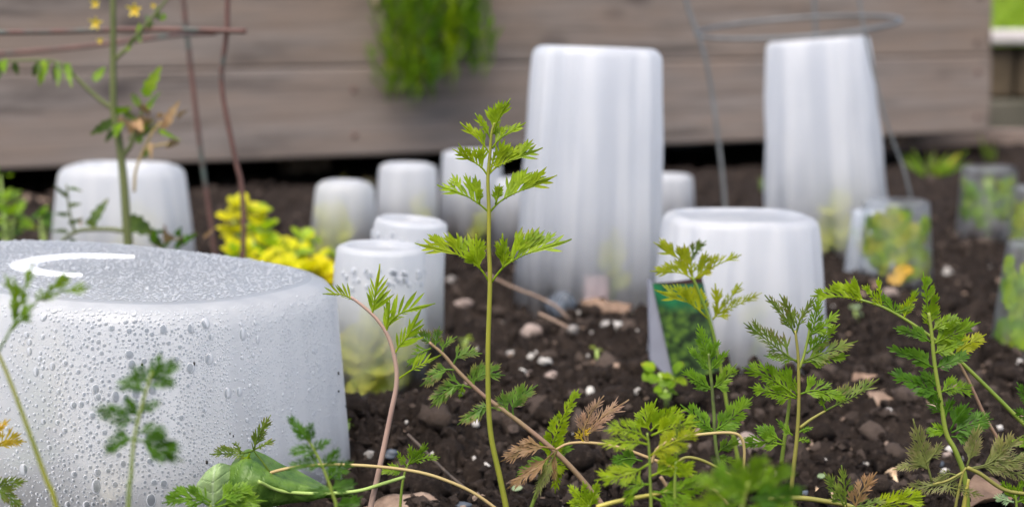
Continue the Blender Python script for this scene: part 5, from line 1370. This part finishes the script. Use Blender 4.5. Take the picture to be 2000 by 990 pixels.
# fallen and bent stalks
def stalk(label, pts, d, r, m, dd=0, name='bent_stalk', cat='stalk'):
    k = d / FPX; q = [P(x, y, d + dd * i / (len(pts) - 1)) for i, (x, y) in enumerate(pts)]
    mb = MB(); sp = spline(q, 6); mb.tube(sp, lin(r[0] * k, r[1] * k, len(sp)), 9)
    return solo(name, mb, STEM[m] if m in STEM else M[m], label, cat, q[0])
stalk('hooped tan stalk bending over behind the sprawling cluster', [(1272, 905), (1285, 875), (1320, 856), (1380, 847), (1428, 845), (1448, 855), (1454, 885), (1450, 930)], .715, (3.4, 3), 'tan')
stalk('short olive stalk arching low before the fern-like seedling', [(1320, 905), (1340, 893), (1370, 898), (1405, 915), (1430, 930)], .72, (3.5, 3), 'olive')
stalk('yellow stalk lying at the bottom edge of the sprawling cluster', [(1165, 990), (1200, 980), (1250, 970), (1300, 960), (1330, 945)], .635, (5, 3.5), 'gold')
stalk('pale green stalk lying along the bottom edge under the double-stemmed seedling', [(1500, 974), (1560, 972), (1610, 978), (1660, 988), (1700, 1010)], .70, (5.5, 5), 'olive')
stalk('pale tapering dry blade standing at the foot of the deep green seedling', [(1880, 1010), (1885, 975), (1892, 935)], .705, (6, 2.5), 'gold', name='dry_straw')
stalk('straw-coloured stalk leaning on the soil in front of the tallest cloche', [(950, 535), (1000, 560), (1050, 580), (1085, 598), (1108, 620)], 1.22, (2.4, 3), 'straw', name='dry_stalk')
stalk('shorter straw piece on the soil below the leaning straw stalk', [(1052, 612), (1080, 625), (1110, 640)], 1.17, (3.5, 3), 'straw', name='dry_stalk')
stalk('dark twig lying slanted between the pink-stemmed and tallest seedlings', [(797, 848), (830, 880), (870, 920), (915, 958)], .80, (3.2, 3), 'twig', -.03, name='twig')

# fallen leaf against the tub
def sheet(mb, rows, tpat):
    nr = len(rows); ids = []
    for i, r_ in enumerate(rows):
        sp = spline(r_, 10)
        cr = [Vector((0, 1, .3)) * (.0016 * (vnoise(np.array([p.x * 160]), np.array([p.z * 160 + p.y * 90]), 55)[0] - .5) + .0022 * (abs(vnoise(np.array([p.x * 70 + p.z * 60]), np.array([p.z * 50]), 56)[0] - .5) * 2 - .5)) for p in sp]
        ids.append([mb.add(p + c_, tpat(i / (nr - 1), j / (len(sp) - 1))) for j, (p, c_) in enumerate(zip(sp, cr))])
    for a, b in zip(ids, ids[1:]):
        for j in range(len(a) - 1): mb.face(a[j], b[j], b[j + 1], a[j + 1])
def smooth_rows(rows, per=9):
    cols_ = list(zip(*rows)); out = [spline(c, per) for c in cols_]; return [list(r_) for r_ in zip(*out)]
def fallen_leaf():
    d = .705; q = lambda x, y, o=0: P(x, y, d + o)
    root = thing('fallen_leaf', 'crumpled broad green leaf lying against the foot of the big tub', 'leaf', q(520, 975))
    rows = smooth_rows([[q(462, 892, .012), q(482, 876, .010), q(505, 880, .012), q(540, 897, .014), q(590, 925, .014), q(645, 953, .010), q(690, 962, .004)],
            [q(452, 905, .002), q(478, 900, -.002), q(505, 905, .0), q(545, 922, .004), q(590, 942, .004), q(645, 958, .002), q(690, 962, .0)],
            [q(448, 935, -.004), q(475, 935, -.008), q(510, 938, -.008), q(550, 946, -.004), q(595, 952, -.001), q(645, 960, .0), q(690, 964, .0)],
            [q(440, 965, -.004), q(475, 972, -.008), q(515, 976, -.006), q(555, 977, -.003), q(600, 973, .0), q(645, 967, .002), q(690, 966, .0)],
            [q(438, 990, .0), q(475, 995, -.002), q(515, 990, .0), q(555, 985, .002), q(600, 978, .004), q(645, 970, .004), q(690, 967, .002)]])
    mb = MB(); sheet(mb, rows, lambda u, v: max(0, 1 - abs(((v * 7 + u * 2.2) % 1) - .5) * 9) * .6 if .05 < v < .8 else 0)
    part('blade', mb, M['fallen'], root)
    rows = smooth_rows([[q(452, 904, .003), q(450, 930, -.003), q(448, 960, -.004), q(440, 990, -.002)],
            [q(430, 903, -.006), q(426, 935, -.008), q(425, 965, -.007), q(425, 992, -.004)],
            [q(406, 915, -.003), q(400, 940, -.005), q(400, 965, -.004), q(410, 990, -.003)],
            [q(396, 926, .004), q(384, 945, .001), q(387, 962, .0), q(400, 984, .0)]])
    mb = MB(); sheet(mb, rows, lambda u, v: max(0, 1 - abs(u - .45) * 14) + max(0, 1 - abs(((v * 4 + abs(u - .45) * 2) % 1) - .5) * 10) * .5)
    part('folded_flap', mb, M['fallen_pale'], root)
    mb = MB(); mb.tube(spline([q(505, 940, -.012), q(540, 956, -.006), q(580, 962, -.003), q(640, 963, -.002), q(700, 958, .0), q(745, 945, .004), q(790, 931, .01)], 7), .0008, 8); part('midrib', mb, STEM['pale'], root)
fallen_leaf()

# ============================================================ SOIL LITTER
scatter('soil_crumbs', 30000, ICO1, .0004, .0036, M['soil'], .22, .25, 'fine dark soil crumbs strewn over the bed', 'soil', ymax=2.0, pw=2.6, smooth=False)
scatter('soil_clods', 6500, ICO2, .0014, .0066, M['soil'], .16, .1, 'rounded dark clods of soil lying all over the bed', 'soil', ymax=2.5, pw=2.8)
scatter('soil_lumps', 160, ICO3, .003, .0068, M['soil'], .10, -.1, 'larger lumps of dark soil between the cloches', 'soil', ymax=2.5, pw=1.4, ymin=.85)
scatter('perlite', 460, ICO2, .0005, .0018, M['perlite'], .14, .35, 'white perlite grains scattered through the soil', 'perlite', ymax=1.9, pw=2.2)
def litter():
    rnd = random.Random(77); mb = MB()
    for i in range(420):
        y = .64 + 1.2 * rnd.random() ** 1.6; x = rnd.uniform(-1, 1) * (.31 * y); z = gz(x, y)
        if any((x - a) ** 2 + (y - b) ** 2 < c * c for a, b, c in KEEPOUT): continue
        L = rnd.uniform(.003, .013); a = rnd.random() * 6.28; r_ = rnd.uniform(.0002, .0006); bz = rnd.uniform(-.1, .35) * L
        p = Vector((x, y, z + .001)); d = Vector((math.cos(a) * L, math.sin(a) * L, bz))
        mb.tube([p - d * .5, p + Vector((rnd.uniform(-.1, .1) * L, 0, .08 * L)), p + d * .5], [r_ * .7, r_, r_ * .5], 5)
    o = link('straw_litter', mb.mesh('straw_litter', M['straw']), None, kind='stuff'); tag(o, 'short straw fibres and rootlets strewn in the soil', 'litter')
    mb = MB()
    for i in range(240):
        y = .64 + 1.3 * rnd.random() ** 1.6; x = rnd.uniform(-1, 1) * (.31 * y); z = gz(x, y)
        if any((x - a) ** 2 + (y - b) ** 2 < c * c for a, b, c in KEEPOUT): continue
        u = Vector((rnd.uniform(-1, 1), rnd.uniform(-1, 1), rnd.uniform(-.3, .3))).normalized(); v = u.orthogonal().normalized()
        mb.box((x, y, z + .0012), (rnd.uniform(.001, .004), rnd.uniform(.0006, .002), rnd.uniform(.0003, .0007)), (u, v, u.cross(v)))
    o = link('bark_bits', mb.mesh('bark_bits', M['bark'], False), None, kind='stuff'); tag(o, 'small bits of brown bark mixed into the soil', 'bark')
litter()
SG = 'stones on the soil'
for a in [(1197, 635, 52, 32, 'stone_white', 'largest white stone in front of the tallest cloche'),
          (1040, 642, 44, 28, 'stone_pink', 'pinkish stone right of the tallest stem, below the straw stalk'),
          (1135, 612, 34, 24, 'stone_grey', 'grey stone just left of the largest white stone'),
          (1118, 640, 22, 18, 'stone_grey', 'small grey stone under the straw piece'),
          (1150, 762, 26, 30, 'stone_white', 'upright white pebble above the rose-brown leaf'),
          (1462, 862, 66, 42, 'stone_pink', 'broad pinkish stone behind the hooped stalk'),
          (1255, 656, 18, 14, 'stone_white', 'little white pebble left of the picture tag'),
          (998, 688, 18, 14, 'stone_white', 'white pebble close right of the tallest stem, upper one'),
          (1038, 694, 16, 14, 'stone_white', 'white pebble in the middle of open soil below the pinkish stone'),
          (1065, 702, 26, 14, 'stone_white', 'flat whitish pebble pair piece below the pinkish stone'),
          (1020, 724, 18, 15, 'stone_white', 'round pebble under the flat whitish pebble, left one'),
          (1036, 727, 16, 14, 'stone_pink', 'round pinkish pebble under the flat whitish pebble'),
          (1076, 730, 24, 16, 'stone_pink', 'brownish pebble right of the pinkish round pebble'),
          (1246, 762, 15, 14, 'stone_white', 'white pebble beneath the broad-leaved sprout'),
          (950, 908, 17, 14, 'perlite', 'clean white pebble left of the tallest stem near its foot'),
          (722, 884, 22, 18, 'stone_grey', 'pale grey pebble right of the tub foot'),
          (762, 884, 34, 18, 'stone_slate', 'dark slate chip behind the pink stem'),
          (858, 912, 20, 12, 'perlite', 'white crumb pile piece by the dark twig'),
          (846, 884, 11, 10, 'perlite', 'small white grain next to the small fresh seedling'),
          (905, 985, 34, 16, 'stone_slate', 'dark slate pebble at the bottom edge left of the tallest stem'),
          (1570, 962, 26, 16, 'stone_slate', 'bluish pebble at the foot of the double-stemmed seedling'),
          (1834, 905, 26, 18, 'stone_slate', 'dark blue pebble behind the olive-bronze seedling'),
          (1855, 875, 18, 11, 'perlite', 'white flake left of the deep green stem, upper one'),
          (1850, 886, 20, 12, 'stone_pink', 'pale pinkish flake just below the white flake'),
          (1888, 893, 16, 12, 'perlite', 'white grain right of the deep green stem'),
          (1846, 917, 18, 11, 'perlite', 'white grain just under the dark blue pebble'),
          (1952, 833, 15, 12, 'perlite', 'white grain between the arching stem and right frame edge'),
          (1736, 800, 16, 14, 'perlite', 'white grain below the curled dead leaf'),
          (1898, 640, 26, 18, 'stone_pink', 'pale blurred pebble near the nearest printed cup'),
          (1993, 705, 14, 13, 'perlite', 'bright white grain at the foot of the nearest printed cup'),
          (1852, 528, 20, 18, 'stone_white', 'round pale pebble right of the blotched printed cup'),
          (1740, 568, 34, 20, 'stone_pink', 'pinkish stone at the foot of the blotched printed cup'),
          (905, 590, 34, 18, 'stone_pink', 'pinkish pebble between wet cup and tallest stem'),
          (880, 545, 22, 16, 'stone_grey', 'grey pebble right of the wet cup rim'),
          (1345, 870, 14, 10, 'stone_pink', 'small pinkish pebble behind the sprawling cluster'),
          (1190, 848, 12, 11, 'perlite', 'white grain right of the rose-brown leaf'),
          (1130, 900, 16, 13, 'perlite', 'white grain between the leaning pink stem and wilting stalk'),
          (1690, 905, 14, 12, 'perlite', 'white grain above the bronze sprig')]:
    stone(a[0], a[1], a[2], a[3], M[a[4]], a[5], group=SG)
def flake(px, py, wpx, hpx, m, label, name, cat, curl=.3, seed=0, ang=0, group=None, lift=.3):
    """a thin curled piece of dead leaf or bark, lying on the soil"""
    rnd = random.Random(seed); g = G(px, py + hpx * .2); k = g.y / FPX; a = wpx * k / 2; b = hpx * k * 1.2
    mb = MB(); nu, nv = 14, 8; top = []; bot = []; th = max(.0006, hpx * k * .08)
    ca, sa = math.cos(R(ang)), math.sin(R(ang))
    for i in range(nu + 1):
        rt = []; rb = []
        for j in range(nv + 1):
            u = i / nu * 2 - 1; v = j / nv * 2 - 1
            edge = (1 - abs(u) ** 2.4) ** .5 * (1 + .08 * math.sin(5 * u + seed) + .04 * math.sin(11 * u + seed * 2))
            x = a * u; y = b * v * edge; z = curl * b * (v * edge) ** 2 + .12 * a * math.sin(2.4 * u + seed) + .05 * a * math.sin(7 * u + 3 * v + seed) + rnd.uniform(-.02, .02) * b
            X = x * ca - y * sa * .4; Z = z + x * sa * .5 + lift * b * (v + 1) * .6
            p = Vector((g.x + X, g.y + y + .3 * b, g.z + Z + th)); rt.append(mb.add(p)); rb.append(mb.add(p - Vector((0, 0, th))))
        top.append(rt); bot.append(rb)
    for i in range(nu):
        for j in range(nv):
            mb.face(top[i][j], top[i + 1][j], top[i + 1][j + 1], top[i][j + 1]); mb.face(bot[i][j], bot[i][j + 1], bot[i + 1][j + 1], bot[i + 1][j])
    for i in range(nu):
        mb.face(top[i][0], bot[i][0], bot[i + 1][0], top[i + 1][0]); mb.face(top[i][nv], top[i + 1][nv], bot[i + 1][nv], bot[i][nv])
    return solo(name, mb, M[m], label, cat, g, group)
flake(782, 1004, 190, 30, 'bark', 'slab of pale brown bark at the bottom edge beside the pink stem', 'bark_chip', 'bark', .1, 1, lift=.5)
flake(1938, 985, 120, 40, 'dead', 'brown dead leaf at the bottom edge right of the pale dry blade', 'dead_leaf', 'dead leaf', .5, 2, 6)
flake(1738, 782, 88, 18, 'bark', 'curled tan dead leaf on the soil right of the double-stemmed seedling', 'dead_leaf', 'dead leaf', -.9, 3, 6, lift=.8)
flake(1692, 745, 56, 16, 'dead', 'brown dead leaf scrap just behind the curled tan one', 'dead_leaf', 'dead leaf', .5, 4, 8)
flake(1575, 872, 34, 16, 'bark', 'orange-brown chip behind the double stem', 'wood_chip', 'wood chip', .2, 5, 40)
flake(1655, 876, 30, 12, 'bark', 'tan wood chip in open soil right of the double stem', 'wood_chip', 'wood chip', .2, 6, -50)
flake(1616, 965, 46, 22, 'husk', 'pale orange husk at the bottom edge by the lying green stalk', 'husk', 'husk', -.6, 7, -10, lift=.6)
flake(1748, 950, 20, 26, 'husk', 'pale upright husk left of the olive-bronze seedling', 'husk', 'husk', -.5, 8, 60, lift=1.0)
flake(1185, 592, 100, 20, 'dead', 'brown clod-like leaf scrap at the foot of the tallest cloche', 'dead_leaf', 'dead leaf', -.6, 9, 0)
flake(1010, 790, 22, 12, 'husk', 'small tan chip above the purple-tipped leaves', 'wood_chip', 'wood chip', .2, 10, 20)
flake(1690, 560, 60, 22, 'dead', 'reddish brown scrap left of the blotched printed cup', 'dead_leaf', 'dead leaf', .2, 11, 0)
flake(70, 392, 60, 12, 'bark', 'tan stick of bark on the soil left of the back tub cloche', 'bark_chip', 'bark', .1, 12, -40)
for (x, y, w_, l) in ((1605, 938, 18, 'pale green seed leaf on the soil beside the double-stemmed foot'), (1010, 962, 22, 'pale green seed leaf right of the tallest stem foot')):
    g = G(x, y); k = g.y / FPX; mb = MB(); simple_leaf(mb, g + Vector((-w_ * k / 2, 0, .002)), g + Vector((w_ * k / 2, 0, .003)), w_ * k * .8, (0, -.5, 1), .05, .1, 0, 8, random, True)
    solo('seed_leaf', mb, LEAF['pale'], l, 'seed leaf', g)
